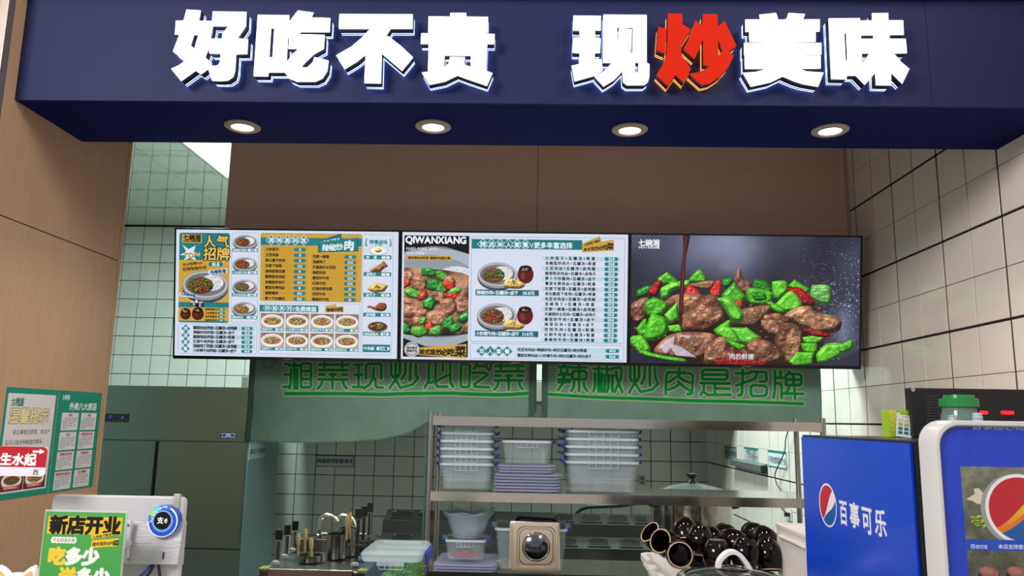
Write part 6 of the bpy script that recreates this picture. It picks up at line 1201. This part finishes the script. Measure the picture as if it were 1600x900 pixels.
for i, (u, v_) in enumerate(((1548, 893), (1592, 893))): x_, y_ = fxy(u, v_); cf.ell(x_, y_+20, 50, 34, (30, 34, 46)); cf.ell(x_, y_+6, 46, 26, (150, 90, 80), ang=0.2); cf.ell(x_-8, y_, 30, 14, (176, 120, 106), ang=0.2, op=0.7)
MB().rings([ring(0.0122, 0.012, 0.038), ring(0.0122, 0.050, 0.038)]).build('door_panel', mat('cooler_blue', (14, 62, 196), 0.22), co)
me = bpy.data.meshes.new('door_print'); V = ring(0.0122, 0.0112, 0.038); me.from_pydata(V, [], [tuple(range(len(V)))]); uv = me.uv_layers.new(name='uv')
for i, p in enumerate(V): uv.data[i].uv = ((p[0]+0.8-pl)/PW, 1-(ptp-p[2])/PH)
link('door_print', me, img_mat('cooler_door_print', cf.a, rough=0.08, spec=0.6), co)
MB().box(DW+dx-0.05, DW+dx-0.035, -0.03, -0.016, 0.9, 1.2).build('door_handle', M_CWH, co, bevel=0.004)

# things on top of the cooler
bpx = at(1422, 606, 2.12); bb = thing('black_display_unit', (1.235, 2.12, CT+0.0005), 'flat black electronic unit with vents and two red lights on the cooler', 'display unit'); bl = bpx.x-1.235; bt = bpx.z-CT
MB().box(bl, 0.24, 0.0, 0.034, 0.0, bt).build('case', mat('matte_black_case', (20, 20, 22), 0.45), bb, bevel=0.003)
MB().box(bl+0.145, 0.235, -0.0022, -0.0002, 0.008, bt-0.012).build('glossy_window', mat('glossy_black', (10, 10, 12), 0.12), bb)
for i in range(13): MB().box(bl+0.036, bl+0.076, -0.0016, 0.0004, 0.018+i*0.0075, 0.0205+i*0.0075).build('vent_slat', mat('vent_grey', (58, 58, 64), 0.5), bb)
for u0, u1 in ((1530, 1544), (1563, 1585)):
    p, q = at(u0, 642, 2.117), at(u1, 648, 2.117); MB().rings([vround(q.x-p.x, p.z-q.z, (p.z-q.z)*0.48, y, (p.x+q.x)/2-1.235, (p.z+q.z)/2-CT) for y in (-0.004, -0.0023)]).build('red_light', mat('red_led', (250, 30, 40), 0.4, emit=1.0), bb)
p = at(1425, 609, 2.118); MB().lathe([(0.0022, 0), (0.0045, 0.0), (0.005, 0.002), (0.002, 0.002)], n=16, cap0=False, cap1=False, T=Matrix.Translation((p.x-1.235+0.003, 0, p.z-CT)) @ Matrix.Rotation(math.pi/2, 4, 'X')).build('screw_eye', M_POL, bb, True)
cable([tuple(at(u, v, 2.10)) for u, v in ((1452, 650), (1452, 637), (1456, 627), (1465, 618), (1478, 614), (1490, 616))], 0.0016, 'thin dark cable arching before the black unit vents')
# green tea carton with a colour card
g0_, g1_ = at(1387, 641, 2.14), at(1424, 679, 2.14)
tb_ = thing('green_carton', (g0_.x, 2.14, CT+0.0005), 'lime green paper carton lying on the cooler beside the black unit', 'carton')
cw, chh = 0.066, g0_.z-CT; ck = Canvas(500, 420, (150, 190, 40)); ck.grad(0, 0, 130, 420, (196, 196, 60), (150, 180, 50)); ck.rect(130, 0, 150, 420, (200, 214, 80)); ck.rect(155, 200, 500, 420, (96, 170, 36)); ck.rect(160, 30, 240, 120, (216, 220, 216)); ck.rect(180, 250, 240, 380, (210, 216, 220))
rsx = np.random.RandomState(5); ck.a *= (1+0.35*fnoise(420, 500, 14, rsx))[..., None]
MB().box(0, cw, 0, 0.042, 0, chh).build('carton_body', mat('lime_carton', (160, 196, 48), 0.5), tb_, bevel=0.001); quad('front_print', [(0.001, -0.0008, chh-0.001), (cw-0.001, -0.0008, chh-0.001), (cw-0.001, -0.0008, 0.001), (0.001, -0.0008, 0.001)], img_mat('carton_print', ck.a), tb_)
kk = Canvas(300, 360, (216, 220, 228)); 
for i in range(4):
    for j in range(3): kk.rect(30+j*90, 70+i*66, 96+j*90, 122+i*66, [(196,204,130),(150,176,80),(40,120,100),(30,110,120)][i])
kk.text('水质检测卡', 90, 44, 34, (90, 90, 120), bold=1)
tc = thing('colour_card', (g0_.x+0.014, 2.132, CT+0.004), 'small white card with coloured squares leaning on the green carton', 'card', rot=(-0.06, 0.12, 0)); sheet('card', [(0, 0, 0.058), (0.052, 0, 0.058), (0.052, 0, 0), (0, 0, 0)], 0.0008, (0, -1, 0), img_mat('card_print', kk.a), M_PAPE, tc)
# jar with a green lid
jp = at(1499, 640, 1.90); jt = at(1499, 617, 1.90).z-CT
jr = thing('lidded_jar', (jp.x, 1.90, CT+0.0005), 'clear jar with green screw lid and white snowflake on the cooler', 'jar')
MB().lathe([(0.0, 0.0), (0.036, 0.0), (0.040, 0.004), (0.041, 0.055), (0.037, 0.066), (0.037, jt-0.022)], n=40, cap0=False, cap1=False).build('jar_glass', mat('jar_clear', (150, 186, 168), 0.08, alpha=0.40, spec=0.8), jr, True)
MB().lathe([(0.0, 0.003), (0.037, 0.004), (0.038, 0.05), (0.034, 0.058), (0.0, 0.060)], n=32, cap0=False, cap1=False).build('green_contents', mat('green_contents', (30, 84, 48), 0.6, noise=(60, 0.7, (1,1,1)), bump=(60, 0.5, (1,1,1))), jr, True)
MB().lathe([(0.040, jt-0.030), (0.043, jt-0.029), (0.043, jt-0.011), (0.040, jt-0.010), (0.034, jt-0.009), (0.033, jt-0.001), (0.0, jt)], n=40, cap0=False, cap1=False).build('screw_lid', mat('green_lid', (24, 140, 62), 0.2, alpha=0.92, spec=0.7), jr, True)
fl = MB(); an = math.radians(-142)
for i in range(8):
    a = i*math.pi/4; cx_, cz_ = 0.0062*math.cos(a), 0.0062*math.sin(a)+0.048
    P = []
    for k in range(13):
        b_ = k*2*math.pi/12; u = cx_+0.0030*math.cos(b_)+0.0; z = cz_+0.0030*math.sin(b_); th = an+u/0.0412; P.append((0.0414*math.cos(th), 0.0414*math.sin(th), z))
    fl.tube(P, 0.0006, 6); th = an+cx_*0.5/0.0412; fl.tube([(0.0414*math.cos(an), 0.0414*math.sin(an), 0.048), (0.0414*math.cos(th), 0.0414*math.sin(th), 0.048+(cz_-0.048)*0.5)], 0.0006, 6)
tag(fl.build('snowflake_mark', mat('white_print', (230, 232, 230), 0.4), jr), kind='stuff')
bq = at(1527, 652, 1.86); bo = thing('small_bottle', (bq.x, 1.86, CT+0.0005), 'small clear bottle with pale blue cap right of the green lidded jar', 'bottle')
MB().lathe([(0.0, 0), (0.012, 0), (0.013, 0.03), (0.008, 0.040), (0.008, 0.046)], n=20, cap0=False, cap1=False).build('bottle_body', mat('pale_blue_clear', (180, 200, 214), 0.15, alpha=0.6), bo, True)
MB().lathe([(0.0085, 0.042), (0.012, 0.043), (0.012, 0.047), (0.010, 0.048), (0.012, 0.050), (0.012, 0.054), (0.010, 0.055), (0.011, 0.058), (0.010, 0.062), (0.0, 0.063)], n=20, cap0=False, cap1=False).build('ribbed_cap', mat('pale_blue_cap', (190, 206, 222), 0.3), bo, True)
